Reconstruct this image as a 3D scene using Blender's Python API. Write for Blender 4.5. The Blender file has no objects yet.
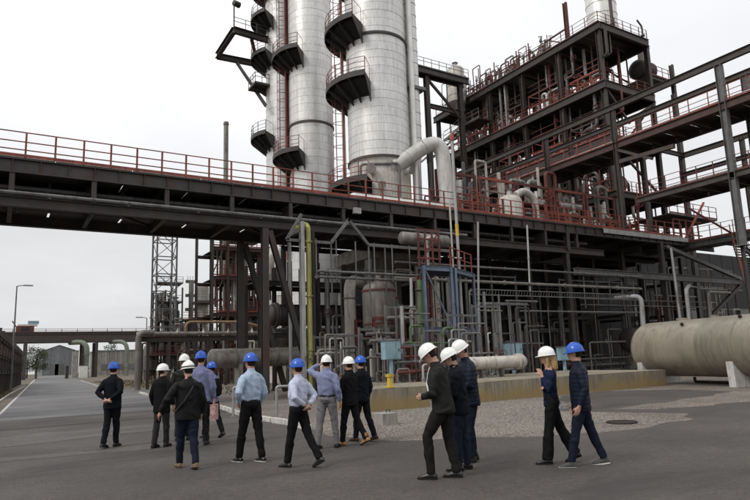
import bpy, math, random
import numpy as np
from mathutils import Vector, Matrix
PI = math.pi
R = math.radians
random.seed(11)
scn = bpy.context.scene
col = scn.collection

# ------------------------------------------------------------------ camera (plant axes: x along the pipe bridge, y along the road)
F, PITCH, ROLL, YAW, EYE, CX, CY = 617.4, .16464, .03828, .5652, 1.7, 389.0, 257.2
FW = Vector((math.sin(YAW)*math.cos(PITCH), math.cos(YAW)*math.cos(PITCH), math.sin(PITCH)))
RT0 = Vector((math.cos(YAW), -math.sin(YAW), 0))
UP0 = RT0.cross(FW)
RT = RT0*math.cos(ROLL) - UP0*math.sin(ROLL)
UP = UP0*math.cos(ROLL) + RT0*math.sin(ROLL)
EY = Vector((0, 0, EYE))
cam_d = bpy.data.cameras.new('camera')
cam = bpy.data.objects.new('camera', cam_d)
col.objects.link(cam)
m3 = Matrix((RT, UP, -FW)).transposed()
cam.matrix_world = Matrix.Translation(EY) @ m3.to_4x4()
cam_d.sensor_width = 36
cam_d.lens = F/750*36
cam_d.shift_x = -(CX-375)/750
cam_d.shift_y = (CY-250)/750
cam_d.clip_end = 3000
scn.camera = cam

# ------------------------------------------------------------------ overcast daylight
SUN_EL, SUN_AZ = R(46), R(268)
world = bpy.data.worlds.new('World')
scn.world = world
world.use_nodes = True
wn, wl = world.node_tree.nodes, world.node_tree.links
wn.clear()
w_out = wn.new('ShaderNodeOutputWorld')
sky = wn.new('ShaderNodeTexSky'); sky.sky_type = 'NISHITA'; sky.sun_disc = False
sky.sun_elevation = SUN_EL; sky.sun_rotation = SUN_AZ
sky.air_density = 1.5; sky.dust_density = 4
bg1 = wn.new('ShaderNodeBackground'); bg1.inputs['Strength'].default_value = 0.1
wl.new(sky.outputs[0], bg1.inputs['Color'])
tc = wn.new('ShaderNodeTexCoord')
sep = wn.new('ShaderNodeSeparateXYZ'); wl.new(tc.outputs['Generated'], sep.inputs[0])
zc = wn.new('ShaderNodeMath'); zc.operation = 'MAXIMUM'; wl.new(sep.outputs['Z'], zc.inputs[0]); zc.inputs[1].default_value = 0.0
za = wn.new('ShaderNodeMath'); za.operation = 'ADD'; wl.new(zc.outputs[0], za.inputs[0]); za.inputs[1].default_value = 0.22
dv = wn.new('ShaderNodeVectorMath'); dv.operation = 'DIVIDE'; wl.new(tc.outputs['Generated'], dv.inputs[0])
cmb = wn.new('ShaderNodeCombineXYZ')
for k in range(3): wl.new(za.outputs[0], cmb.inputs[k])
wl.new(cmb.outputs[0], dv.inputs[1])
nz = wn.new('ShaderNodeTexNoise'); nz.inputs['Scale'].default_value = 0.9; nz.inputs['Detail'].default_value = 6; nz.inputs['Roughness'].default_value = .5
wl.new(dv.outputs[0], nz.inputs['Vector'])
mr = wn.new('ShaderNodeMapRange'); wl.new(nz.outputs[0], mr.inputs[0])
mr.inputs[1].default_value = .3; mr.inputs[2].default_value = .7; mr.inputs[3].default_value = -.12; mr.inputs[4].default_value = .10
gr = wn.new('ShaderNodeMath'); gr.operation = 'MULTIPLY_ADD'; wl.new(zc.outputs[0], gr.inputs[0]); gr.inputs[1].default_value = .66; gr.inputs[2].default_value = .775
sm = wn.new('ShaderNodeMath'); sm.operation = 'ADD'; wl.new(gr.outputs[0], sm.inputs[0]); wl.new(mr.outputs[0], sm.inputs[1])
bg2 = wn.new('ShaderNodeBackground'); bg2.inputs['Color'].default_value = (.975, .98, 1, 1); wl.new(sm.outputs[0], bg2.inputs['Strength'])
wm = wn.new('ShaderNodeMixShader'); wm.inputs[0].default_value = .93
wl.new(bg1.outputs[0], wm.inputs[1]); wl.new(bg2.outputs[0], wm.inputs[2]); wl.new(wm.outputs[0], w_out.inputs[0])
sd = bpy.data.lights.new('sun', 'SUN'); sd.energy = 1.5; sd.angle = R(14); sd.color = (1, .975, .94)
sun = bpy.data.objects.new('sun', sd); col.objects.link(sun)
sdir = Vector((math.sin(SUN_AZ)*math.cos(SUN_EL), math.cos(SUN_AZ)*math.cos(SUN_EL), math.sin(SUN_EL)))
sun.rotation_euler = sdir.to_track_quat('Z', 'Y').to_euler()
scn.view_settings.view_transform = 'Standard'
scn.view_settings.look = 'None'
scn.view_settings.exposure = 0.0
scn.view_settings.gamma = 1.0

# ------------------------------------------------------------------ metric helpers: where a sight line meets a known plane
def ray(px, py): return FW*F + RT*(px-CX) + UP*(CY-py)
def onx(px, py, x): d = ray(px, py); return EY + d*(x/d.x)
def ony(px, py, y): d = ray(px, py); return EY + d*(y/d.y)
def onz(px, py, z=0.0): d = ray(px, py); return EY + d*((z-EYE)/d.z)
def zrow(x, y, py):
    a = Vector((x, y, -EYE)); k = CY-py
    return (F*a.dot(UP) - k*a.dot(FW))/(k*FW.z - F*UP.z)

# ------------------------------------------------------------------ mesh building
class MB:
    def __init__(s): s.v = []; s.f = []
    def add(s, vs, fs):
        n = len(s.v); s.v += [tuple(v) for v in vs]; s.f += [tuple(i+n for i in f) for f in fs]; return s
    def box(s, x0, y0, z0, x1, y1, z1):
        return s.add([(x0,y0,z0),(x1,y0,z0),(x1,y1,z0),(x0,y1,z0),(x0,y0,z1),(x1,y0,z1),(x1,y1,z1),(x0,y1,z1)],
            [(0,3,2,1),(4,5,6,7),(0,1,5,4),(1,2,6,5),(2,3,7,6),(3,0,4,7)])
    def prof(s, p, q, pts, up=(0,0,1)):
        p = Vector(p); q = Vector(q); a = (q-p).normalized(); u = Vector(up)
        if abs(a.dot(u)) > .95: u = Vector((0,1,0)) if abs(a.y) < .9 else Vector((1,0,0))
        sd_ = a.cross(u).normalized(); uu = sd_.cross(a)
        n = len(pts)
        vs = [p+sd_*x+uu*y for x, y in pts]+[q+sd_*x+uu*y for x, y in pts]
        fs = [tuple(range(n)), tuple(range(2*n-1, n-1, -1))]+[(i, i+n, (i+1) % n+n, (i+1) % n) for i in range(n)]
        return s.add(vs, fs)
    def bar(s, p, q, w, h, up=(0,0,1)):
        return s.prof(p, q, [(-w/2,-h/2),(w/2,-h/2),(w/2,h/2),(-w/2,h/2)], up)
    def ibeam(s, p, q, w, h, up=(0,0,1), t=None):
        t = t or max(.018, h*.07); k = t*.6
        return s.prof(p, q, [(-w/2,-h/2),(w/2,-h/2),(w/2,-h/2+t),(k,-h/2+t),(k,h/2-t),(w/2,h/2-t),(w/2,h/2),(-w/2,h/2),(-w/2,h/2-t),(-k,h/2-t),(-k,-h/2+t),(-w/2,-h/2+t)], up)
    def tube(s, pts, r, seg=10, bend=None, cap=True):
        P = [Vector(p) for p in pts]
        if bend and len(P) > 2:
            Q = [P[0]]
            for i in range(1, len(P)-1):
                a = (P[i-1]-P[i]); b = (P[i+1]-P[i]); d = min(bend, a.length*.49, b.length*.49)
                A = P[i]+a.normalized()*d; B = P[i]+b.normalized()*d
                for k in range(7):
                    t = k/6; Q.append(A*(1-t)**2+P[i]*2*t*(1-t)+B*t*t)
            Q.append(P[-1]); P = Q
        rr = r if isinstance(r, (list, tuple)) else [r]*len(P)
        t0 = (P[1]-P[0]).normalized()
        u = t0.orthogonal().normalized(); vs = []
        for i, p in enumerate(P):
            if i == 0: t = t0
            elif i == len(P)-1: t = (P[i]-P[i-1]).normalized()
            else: t = ((P[i]-P[i-1]).normalized()+(P[i+1]-P[i]).normalized()).normalized()
            u = (u-t*u.dot(t)).normalized(); w = t.cross(u)
            for k in range(seg):
                an = 2*PI*k/seg; vs.append(p+(u*math.cos(an)+w*math.sin(an))*rr[i])
        fs = []
        for i in range(len(P)-1):
            for k in range(seg):
                a = i*seg+k; b = i*seg+(k+1) % seg; fs.append((a, b, b+seg, a+seg))
        if cap:
            fs.append(tuple(range(seg-1, -1, -1))); n = (len(P)-1)*seg; fs.append(tuple(range(n, n+seg)))
        return s.add(vs, fs)
    def lathe(s, prof, c=(0,0,0), axis=(0,0,1), seg=24, a0=0, a1=None):
        ax = Vector(axis).normalized(); u = ax.orthogonal().normalized() if abs(ax.z) < .99 else Vector((1,0,0)); w = ax.cross(u); c = Vector(c)
        full = a1 is None; n = seg if full else seg+1; da = (2*PI if full else a1-a0)/seg
        vs = []
        for r, z in prof:
            for k in range(n):
                an = a0+da*k; vs.append(c+ax*z+(u*math.cos(an)+w*math.sin(an))*max(r, 1e-4))
        fs = []
        for i in range(len(prof)-1):
            for k in range(n if full else n-1):
                a = i*n+k; b = i*n+(k+1) % n; fs.append((a, b, b+n, a+n))
        return s.add(vs, fs)
    def rings(s, rs, seg=16, T=None):
        vs = []
        for cx, cy, z, rx, ry in rs:
            for k in range(seg):
                a = 2*PI*k/seg; vs.append((cx+rx*math.cos(a), cy+ry*math.sin(a), z))
        if T: vs = [T(Vector(v)) for v in vs]
        fs = [(i*seg+k, i*seg+(k+1) % seg, (i+1)*seg+(k+1) % seg, (i+1)*seg+k) for i in range(len(rs)-1) for k in range(seg)]
        fs.append(tuple(range(seg-1, -1, -1))); n = (len(rs)-1)*seg; fs.append(tuple(range(n, n+seg)))
        return s.add(vs, fs)
    def mesh(s, name, mt, smooth=False, off=Vector((0,0,0))):
        me = bpy.data.meshes.new(name)
        me.from_pydata([(v[0]-off.x, v[1]-off.y, v[2]-off.z) for v in s.v], [], s.f)
        me.materials.append(mt)
        if smooth:
            me.shade_smooth()
            me.set_sharp_from_angle(angle=R(40))
        return me
ORG = {}
def link(name, me, parent=None, loc=None):
    o = bpy.data.objects.new(name, me); col.objects.link(o)
    base = ORG.get(parent.name, Vector((0,0,0))) if parent else Vector((0,0,0))
    if loc is not None: o.location = Vector(loc)-base
    ORG[o.name] = Vector(loc) if loc is not None else base
    if parent: o.parent = parent
    return o
def tag(o, label=None, cat=None, group=None, kind=None):
    if label: o['label'] = label
    if cat: o['category'] = cat
    if group: o['group'] = group
    if kind: o['kind'] = kind
    return o
CACHE = {}
class T:
    """a thing: an Empty at its base plus parts"""
    def __init__(s, name, label, cat, loc=(0,0,0), group=None, kind=None):
        s.o = bpy.data.objects.new(name, None); col.objects.link(s.o); s.o.location = loc
        s.o.empty_display_size = .3
        ORG[s.o.name] = Vector(loc); tag(s.o, label, cat, group, kind)
    def part(s, name, mb, mt, smooth=False, parent=None, label=None):
        p = parent or s.o
        o = link(name, mb.mesh(name, mt, smooth, ORG[p.name]), p)
        if label: o['label'] = label
        return o
    def shared(s, name, key, fn, mt, loc, rot=0, parent=None, smooth=False):
        k = (key, mt.name)
        if k not in CACHE: CACHE[k] = fn().mesh(name, mt, smooth)
        o = link(name, CACHE[k], parent or s.o, loc)
        if rot: o.rotation_euler = (0, 0, rot)
        return o
    def beam(s, p, q, w, h, mt, name='beam', up=(0,0,1), parent=None):
        return s.part(name, MB().ibeam(p, q, w, h, up), mt, parent=parent)
    def bar(s, p, q, w, h, mt, name='bar', parent=None):
        return s.part(name, MB().bar(p, q, w, h), mt, parent=parent)
    def box(s, b, mt, name='panel', parent=None, label=None):
        return s.part(name, MB().box(*b), mt, parent=parent, label=label)
    def pipe(s, pts, r, mt, name='pipe', bend=None, seg=10, parent=None, label=None):
        return s.part(name, MB().tube(pts, r, seg, bend if bend else r*3), mt, True, parent, label)
    def rail(s, p, q, mt, h=1.1, sp=1.1, r=.022, pw=.05, toe=True, each=True, parent=None, first=True, last=True):
        p = Vector(p); q = Vector(q); L = (q-p).length; n = max(1, round(L/sp)); mb = MB()
        for nm, hh in (('handrail', h), ('middle_rail', h*.62), ('middle_rail', h*.3))[:3 if r >= .024 else 2]:
            if each: s.part(nm, MB().tube([p+Vector((0,0,hh)), q+Vector((0,0,hh))], r, 6), mt, True, parent)
            else: mb.bar(p+Vector((0,0,hh)), q+Vector((0,0,hh)), r*2, r*2)
        if toe:
            if each: s.part('toe_board', MB().bar(p+Vector((0,0,.08)), q+Vector((0,0,.08)), .015, .14), mt, parent=parent)
            else: mb.bar(p+Vector((0,0,.08)), q+Vector((0,0,.08)), .015, .14)
        for i in range(0 if first else 1, n+(1 if last else 0)):
            c = p+(q-p)*(i/n)
            if each: s.shared('rail_post', ('post', round(h, 2), pw), lambda: MB().box(-pw/2,-pw/2,0,pw/2,pw/2,h-.01), mt, c, parent=parent)
            else: mb.box(c.x-pw/2, c.y-pw/2, c.z, c.x+pw/2, c.y+pw/2, c.z+h-.01)
        if not each: s.part('guard_rail', mb, mt, parent=parent)
    def flange(s, c, ax, r, mt, parent=None, t=.06):
        ax = Vector(ax).normalized(); c = Vector(c)
        return s.part('flange', MB().lathe([(0,-t/2),(r,-t/2),(r,t/2),(0,t/2)], c, ax, 14), mt, True, parent)
    def valve(s, c, r, mt, wm, up=(0,0,1)):
        c = Vector(c); u = Vector(up).normalized()
        mb = MB().lathe([(0,-1.6*r),(.9*r,-1.4*r),(1.5*r,-.4*r),(1.4*r,.4*r),(.6*r,1.2*r),(.5*r,2.6*r),(.18*r,2.8*r),(.15*r,4.2*r),(0,4.25*r)], c, u, 10)
        v = s.part('valve', mb, mt, True)
        W = c+u*4*r; n = 14; rr = 1.9*r; a = u.orthogonal().normalized(); b = u.cross(a)
        hw = MB().tube([W+(a*math.cos(2*PI*k/n)+b*math.sin(2*PI*k/n))*rr for k in range(n+1)], .18*r, 6)
        hw.bar(W-a*rr, W+a*rr, .2*r, .2*r).bar(W-b*rr, W+b*rr, .2*r, .2*r)
        s.part('handwheel', hw, wm, True, v)

# ------------------------------------------------------------------ materials
def nd(t, typ, **k):
    n = t.nodes.new(typ)
    for a, b in k.items(): setattr(n, a, b)
    return n
def ramp(t, src, stops):
    r = nd(t, 'ShaderNodeValToRGB'); e = r.color_ramp.elements
    while len(e) < len(stops): e.new(.5)
    for i, (p, c) in enumerate(stops):
        e[i].position = p; e[i].color = (*c, 1) if len(c) == 3 else c
    t.links.new(src, r.inputs[0]); return r.outputs[0]
def mixc(t, f, a, b, mode='MIX'):
    m = nd(t, 'ShaderNodeMix', data_type='RGBA', blend_type=mode)
    for s_, v in ((m.inputs[0], f), (m.inputs[6], a), (m.inputs[7], b)):
        if hasattr(v, 'is_linked'): t.links.new(v, s_)
        elif isinstance(v, (int, float)): s_.default_value = v
        else: s_.default_value = (*v, 1)
    return m.outputs[2]
def noise(t, vec, sc, det=4, rough=.55, dist=0):
    n = nd(t, 'ShaderNodeTexNoise'); n.inputs['Scale'].default_value = sc; n.inputs['Detail'].default_value = det
    n.inputs['Roughness'].default_value = rough; n.inputs['Distortion'].default_value = dist
    if vec: t.links.new(vec, n.inputs['Vector'])
    return n.outputs[0]
def mapping(t, vec, sc=(1,1,1)):
    m = nd(t, 'ShaderNodeMapping'); m.inputs['Scale'].default_value = sc; t.links.new(vec, m.inputs['Vector']); return m.outputs[0]
def mat(name, c, rough=.6, metal=0., var=.25, stain=None, stain_amt=.35, sc=1.5, bump=.15, rnd=.15, streak=True, world=True, bscale=25):
    m = bpy.data.materials.new(name); m.use_nodes = True; t = m.node_tree; b = t.nodes['Principled BSDF']
    if world: vec = nd(t, 'ShaderNodeNewGeometry').outputs['Position']
    else: vec = nd(t, 'ShaderNodeTexCoord').outputs['Object']
    c = Vector(c)
    n1 = noise(t, vec, sc, 6, .6)
    base = ramp(t, n1, [(.3, tuple(c*(1-var))), (.7, tuple(c*(1+var)))])
    if stain:
        v2 = mapping(t, vec, (3, 3, .35)) if streak else vec
        n2 = noise(t, v2, sc*1.2, 7, .65)
        f = ramp(t, n2, [(.62-stain_amt*.4, (0,0,0)), (.75-stain_amt*.2, (1,1,1))])
        base = mixc(t, f, base, stain)
    if rnd:
        oi = nd(t, 'ShaderNodeObjectInfo')
        rr = nd(t, 'ShaderNodeMapRange'); t.links.new(oi.outputs['Random'], rr.inputs[0]); rr.inputs[3].default_value = 1-rnd; rr.inputs[4].default_value = 1+rnd
        base = mixc(t, 1.0, base, rr.outputs[0], 'MULTIPLY')
    t.links.new(base, b.inputs['Base Color'])
    rg = nd(t, 'ShaderNodeMapRange'); t.links.new(noise(t, vec, sc*3, 3), rg.inputs[0]); rg.inputs[3].default_value = max(0, rough-.15); rg.inputs[4].default_value = min(1, rough+.15)
    t.links.new(rg.outputs[0], b.inputs['Roughness']); b.inputs['Metallic'].default_value = metal
    if bump:
        bp = nd(t, 'ShaderNodeBump'); bp.inputs['Strength'].default_value = bump; bp.inputs['Distance'].default_value = .02
        t.links.new(noise(t, vec, bscale, 3), bp.inputs['Height']); t.links.new(bp.outputs[0], b.inputs['Normal'])
    return m
M = {}
RUST = (.075, .028, .014)
M['dark'] = mat('dark_steel', (.040, .036, .034), .6, .1, .3, RUST, .25)
M['dark2'] = mat('weathered_brown_steel', (.055, .050, .047), .65, .1, .3, RUST, .3)
M['grey'] = mat('grey_painted_steel', (.13, .13, .128), .55, .2, .25, (.07, .05, .04), .3)
M['galv'] = mat('galvanised_steel', (.30, .30, .30), .45, .6, .2, (.15, .13, .12), .25)
M['lgrey'] = mat('light_grey_paint', (.34, .34, .33), .5, .1, .2, (.16, .13, .11), .25)
M['red'] = mat('red_oxide_paint', (.235, .052, .030), .6, 0, .3, (.10, .03, .02), .35)
M['dred'] = mat('dull_red_paint', (.13, .03, .022), .65, 0, .3, (.05, .025, .02), .4)
M['brown'] = mat('red_brown_steel', (.058, .032, .027), .6, .1, .3, RUST, .3)
M['white'] = mat('white_cladding', (.66, .65, .62), .4, .3, .1, (.47, .43, .38), .2)
M['duct'] = mat('grey_white_duct_paint', (.47, .46, .44), .45, .2, .12, (.30, .28, .25), .3, 1.5)
M['insul'] = mat('pale_insulation', (.46, .43, .385), .6, .1, .2, (.25, .20, .16), .3, 1.8)
M['beige'] = mat('beige_tank_paint', (.255, .228, .178), .38, .15, .12, (.18, .155, .12), .35, 1.0, .1)
M['gpipe'] = mat('grey_lagging', (.20, .185, .165), .55, .3, .25, (.10, .08, .065), .35)
M['blue'] = mat('blue_painted_steel', (.12, .155, .215), .55, 0, .25, (.07, .05, .05), .25)
M['teal'] = mat('pale_blue_box_paint', (.22, .34, .40), .5, 0, .2, (.12, .13, .12), .2)
M['yellow'] = mat('yellow_paint', (.52, .36, .04), .5, 0, .2, (.25, .16, .05), .25)
M['ypipe'] = mat('yellow_green_pipe_paint', (.30, .29, .075), .55, 0, .2, (.14, .12, .04), .3)
M['green'] = mat('green_pipe_paint', (.07, .115, .05), .6, 0, .25, (.06, .06, .03), .3)
M['concrete'] = mat('concrete', (.27, .25, .225), .85, 0, .2, (.15, .13, .11), .35, 1.5, .4)
M['kerb'] = mat('pale_kerb_concrete', (.50, .49, .46), .8, 0, .2, (.25, .23, .2), .3, 3, .3)
M['tan'] = mat('tan_paint', (.22, .15, .075), .6, 0, .25, (.1, .06, .03), .35)
M['black'] = mat('black_paint_and_shade', (.014, .014, .015), .6, .2, .3, None)  # real black parts, and the added sheets that stand for shade
M['shade_sheet'] = mat('shade_dark_sheet', (.011, .011, .0115), .6, .3, .3, (.03, .018, .012), .3)  # shade put into the colour: near-black for the added backing walls
M['fwall'] = mat('far_grey_sheeting', (.155, .165, .17), .6, .1, .12, (.10, .10, .10), .3, .3)
M['froof'] = mat('far_roof_sheeting', (.13, .14, .145), .6, .1, .12, (.10, .10, .10), .3, .3)
M['brick'] = mat('far_pale_wall', (.25, .235, .215), .8, 0, .15, (.15, .14, .12), .3, .4)
M['leaf'] = mat('foliage', (.030, .042, .016), .8, 0, .5, None, sc=3, rnd=.2, bump=0)
M['leaf2'] = mat('olive_foliage', (.055, .070, .028), .8, 0, .5, None, sc=3, rnd=.2, bump=0)
M['bark'] = mat('bark', (.05, .04, .03), .9, 0, .3, None, sc=5)
M['iron'] = mat('cast_iron', (.035, .033, .032), .6, .6, .3, RUST, .3)

def cladding():
    m = bpy.data.materials.new('aluminium_cladding'); m.use_nodes = True; t = m.node_tree; b = t.nodes['Principled BSDF']
    P = nd(t, 'ShaderNodeTexCoord').outputs['Object']
    oi = nd(t, 'ShaderNodeObjectInfo')
    at = nd(t, 'ShaderNodeAttribute', attribute_name='panel', attribute_type='GEOMETRY')
    rv = nd(t, 'ShaderNodeMapRange'); t.links.new(at.outputs['Fac'], rv.inputs[0]); rv.inputs[3].default_value = .93; rv.inputs[4].default_value = 1.04
    big = ramp(t, noise(t, mapping(t, P, (1.5, 1.5, .08)), 1.2, 7, .65), [(.25, (.50, .49, .47)), (.48, (.69, .685, .67)), (.75, (.77, .765, .75))])
    fine = ramp(t, noise(t, mapping(t, P, (5, 5, .6)), 2.2, 6, .7), [(.34, (.78, .76, .73)), (.56, (1, 1, 1))])
    c = mixc(t, 1.0, big, fine, 'MULTIPLY'); c = mixc(t, 1.0, c, rv.outputs[0], 'MULTIPLY')
    t.links.new(c, b.inputs['Base Color']); b.inputs['Metallic'].default_value = .45
    rg = nd(t, 'ShaderNodeMapRange'); t.links.new(noise(t, P, 2, 4), rg.inputs[0]); rg.inputs[3].default_value = .32; rg.inputs[4].default_value = .6
    t.links.new(rg.outputs[0], b.inputs['Roughness'])
    bp = nd(t, 'ShaderNodeBump'); bp.inputs['Strength'].default_value = .25; bp.inputs['Distance'].default_value = .03
    t.links.new(noise(t, P, 3, 3), bp.inputs['Height']); t.links.new(bp.outputs[0], b.inputs['Normal'])
    return m
M['clad'] = cladding()

def asphalt(name, lo, hi, wet=.4, patch=(.045, .042, .04), bands=False):
    m = bpy.data.materials.new(name); m.use_nodes = True; t = m.node_tree; b = t.nodes['Principled BSDF']
    P = nd(t, 'ShaderNodeNewGeometry').outputs['Position']
    base = ramp(t, noise(t, P, .35, 8, .62), [(.3, lo), (.7, hi)])
    agg = nd(t, 'ShaderNodeTexVoronoi'); agg.inputs['Scale'].default_value = 38; t.links.new(P, agg.inputs['Vector'])
    ag = ramp(t, agg.outputs['Color'], [(.1, (.68, .68, .68)), (.55, (1, 1, 1)), (.97, (1.5, 1.47, 1.42))])
    base = mixc(t, .8, base, ag, 'MULTIPLY')
    mid = ramp(t, noise(t, P, 6, 5, .7), [(.3, (.82, .82, .82)), (.7, (1.14, 1.13, 1.12))]); base = mixc(t, 1., base, mid, 'MULTIPLY')
    st = ramp(t, noise(t, mapping(t, P, (.35, 1.1, 1)), .55, 6, .6, .6), [(.56, (0, 0, 0)), (.66, (1, 1, 1))])
    base = mixc(t, mixc(t, 1., st, (.75, .75, .75), 'MULTIPLY'), base, patch)
    if bands:
        lt = ramp(t, noise(t, mapping(t, P, (.16, .6, 1)), .55, 5, .6, .4), [(.47, (0, 0, 0)), (.62, (1, 1, 1))])
        base = mixc(t, mixc(t, 1., lt, (.6, .6, .6), 'MULTIPLY'), base, (.155, .155, .155))
    t.links.new(base, b.inputs['Base Color'])
    rg = ramp(t, noise(t, mapping(t, P, (.5, 1, 1)), .45, 5, .6), [(.35, (.9, .9, .9)), (.62, (.9-wet, .9-wet, .9-wet))])
    t.links.new(rg, b.inputs['Roughness'])
    bp = nd(t, 'ShaderNodeBump'); bp.inputs['Strength'].default_value = .55; bp.inputs['Distance'].default_value = .01
    t.links.new(agg.outputs['Distance'], bp.inputs['Height']); t.links.new(bp.outputs[0], b.inputs['Normal'])
    return m
M['yard'] = asphalt('yard_asphalt', (.041, .035, .031), (.076, .066, .059), .2, (.030, .027, .025))
M['road'] = asphalt('road_asphalt', (.076, .072, .069), (.118, .114, .111), .32, (.055, .051, .048), True)
def gravelm(name, a, b_, c_, sc=32):
    m = bpy.data.materials.new(name); m.use_nodes = True; t = m.node_tree; b = t.nodes['Principled BSDF']
    P = nd(t, 'ShaderNodeNewGeometry').outputs['Position']
    v = nd(t, 'ShaderNodeTexVoronoi'); v.inputs['Scale'].default_value = sc; t.links.new(P, v.inputs['Vector'])
    k = nd(t, 'ShaderNodeSeparateColor'); t.links.new(v.outputs['Color'], k.inputs[0])
    base = ramp(t, k.outputs[0], [(.05, a), (.5, b_), (.95, c_)])
    big = ramp(t, noise(t, P, .5, 6, .65), [(.3, (.68, .66, .64)), (.7, (1.15, 1.12, 1.08))]); base = mixc(t, 1., base, big, 'MULTIPLY')
    t.links.new(base, b.inputs['Base Color']); b.inputs['Roughness'].default_value = .95
    bp = nd(t, 'ShaderNodeBump'); bp.inputs['Strength'].default_value = .9; bp.inputs['Distance'].default_value = .03
    inv = nd(t, 'ShaderNodeMath', operation='MULTIPLY'); inv.inputs[1].default_value = -1; t.links.new(v.outputs['Distance'], inv.inputs[0])
    t.links.new(inv.outputs[0], bp.inputs['Height']); t.links.new(bp.outputs[0], b.inputs['Normal'])
    return m
M['gravel'] = gravelm('gravel', (.075, .062, .052), (.165, .142, .122), (.31, .28, .25))
M['dirt'] = gravelm('dirt_and_scrub', (.06, .05, .035), (.115, .095, .07), (.17, .145, .11), 12)
M['tarmac_grit'] = mat('tarmac_grit', (.10, .092, .085), .9, 0, .4, None, sc=20, rnd=0)
M['stone'] = mat('loose_stone', (.22, .195, .17), .9, 0, .4, None, sc=20, rnd=0)

def plinthm():
    m = mat('yellowed_concrete', (.235, .205, .15), .85, 0, .22, (.13, .11, .085), .4, 1.5, .4)
    t = m.node_tree; b = t.nodes['Principled BSDF']; old = b.inputs['Base Color'].links[0].from_socket
    P = nd(t, 'ShaderNodeNewGeometry').outputs['Position']; sp = nd(t, 'ShaderNodeSeparateXYZ'); t.links.new(P, sp.inputs[0])
    lim = nd(t, 'ShaderNodeMath', operation='MULTIPLY_ADD'); t.links.new(noise(t, P, 1.3, 6, .65), lim.inputs[0]); lim.inputs[1].default_value = 1.1; lim.inputs[2].default_value = -.62
    ad = nd(t, 'ShaderNodeMath', operation='ADD'); t.links.new(sp.outputs[2], ad.inputs[0]); t.links.new(lim.outputs[0], ad.inputs[1])
    f = ramp(t, ad.outputs[0], [(.12, (1, 1, 1)), (.52, (0, 0, 0))]); f = mixc(t, 1., f, (.8, .8, .8), 'MULTIPLY')
    t.links.new(mixc(t, f, old, (.27, .19, .07)), b.inputs['Base Color']); return m
M['plinth'] = plinthm()

# ------------------------------------------------------------------ the ground
def ragged(pts, test, step=.35, amp=.07):
    g = random.Random(3); out = []
    for (x0, y0), (x1, y1) in zip(pts, pts[1:]+pts[:1]):
        out.append((x0, y0)); d = math.hypot(x1-x0, y1-y0)
        if test(x0, y0) and test(x1, y1) and d < 12:
            n = int(d/step)
            for k in range(1, n): t = k/n; e = g.uniform(-amp, amp)+.12*math.sin(k*.9+x0); out.append((x0+(x1-x0)*t-(y1-y0)/d*e, y0+(y1-y0)*t+(x1-x0)/d*e))
    return out
def sheet(name, pts, z, mt, kind='structure', sub=None):
    mb = MB().add([(x, y, z) for x, y in pts], [tuple(range(len(pts)))])
    o = link(name, mb.mesh(name, mt)); tag(o, kind=kind); return o
sheet('ground', [(-900,-300), (1200,-300), (1200,1500), (-900,1500)], 0, M['dirt'])
sheet('yard', ragged([(-60,-30), (60,-30), (60,8.5), (22,10.3), (16.1,11.4), (15.6,12.6), (20.5,12.9), (24,13.6), (24.5,16.2), (22.4,18.2), (19.2,17.9), (16.5,15.8),
    (14.3,13.3), (14.8,12.0), (15.6,10.1), (14.4,9.2), (12.5,9.0), (10.9,9.15), (9.1,10.2), (7.4,11.3), (6.75,13.0), (6.95,16.8), (6.95,20.2), (7.6,24), (8.0,30), (-.1,30), (-60,30.5)], lambda x, y: 6.7 < x < 30 and 8.6 < y < 26), .004, M['yard'])
sheet('road', [(-.1,27.6), (8.0,27.6), (8.2,41), (8.8,49), (9.8,80), (13.4,130), (19,197), (26,300), (42,560), (28.5,560), (14.7,300), (4.6,110)], .008, M['road'])
sheet('side_road', [(8.9,51.5), (13,51.8), (14.5,58.5), (9.1,58)], .012, M['road'])
sheet('gravel_yard', [(6.6,8.2), (6.6,60), (60,60), (60,8)], .002, M['gravel'])
lnm = mat('worn_white_line_paint', (.55, .55, .53), .7, 0, .15, (.15, .15, .14), .5, 4, rnd=0)
o = sheet('road_line', [(-.5,20), (-.38,20), (9.3,200), (9.0,200)], .013, lnm)

# repairs and tar seams in the asphalt
M['patch'] = asphalt('asphalt_repair', (.034, .030, .028), (.058, .052, .048), .15)
M['tar'] = mat('tar_seam', (.016, .015, .015), .5, 0, .3, None, rnd=0)
M['pale'] = asphalt('worn_pale_asphalt', (.060, .054, .050), (.092, .085, .079), .3)
def wig(x0, x1, y0, y1, amp, seed):
    g = random.Random(seed); n = 26; ph = g.uniform(0, 6)
    f = lambda t, k: amp*(math.sin(t*7+ph+k)+.5*math.sin(t*17+k*2)+.3*g.uniform(-1, 1))
    return [(x0+(x1-x0)*i/n, y0+f(i/n*2, 0)) for i in range(n+1)]+[(x1-(x1-x0)*i/n, y1+f(2-i/n*2, 1)) for i in range(n+1)]
sheet('asphalt_repair', wig(-14, 7.4, 23.2, 24.9, .22, 1), .012, M['patch'])
sheet('worn_asphalt', wig(-14, 6.8, 18.2, 20.6, .35, 3), .0082, M['pale'])
sheet('worn_asphalt', wig(-3, 5.0, 14.6, 15.3, .2, 4), .0081, M['pale'])
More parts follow.
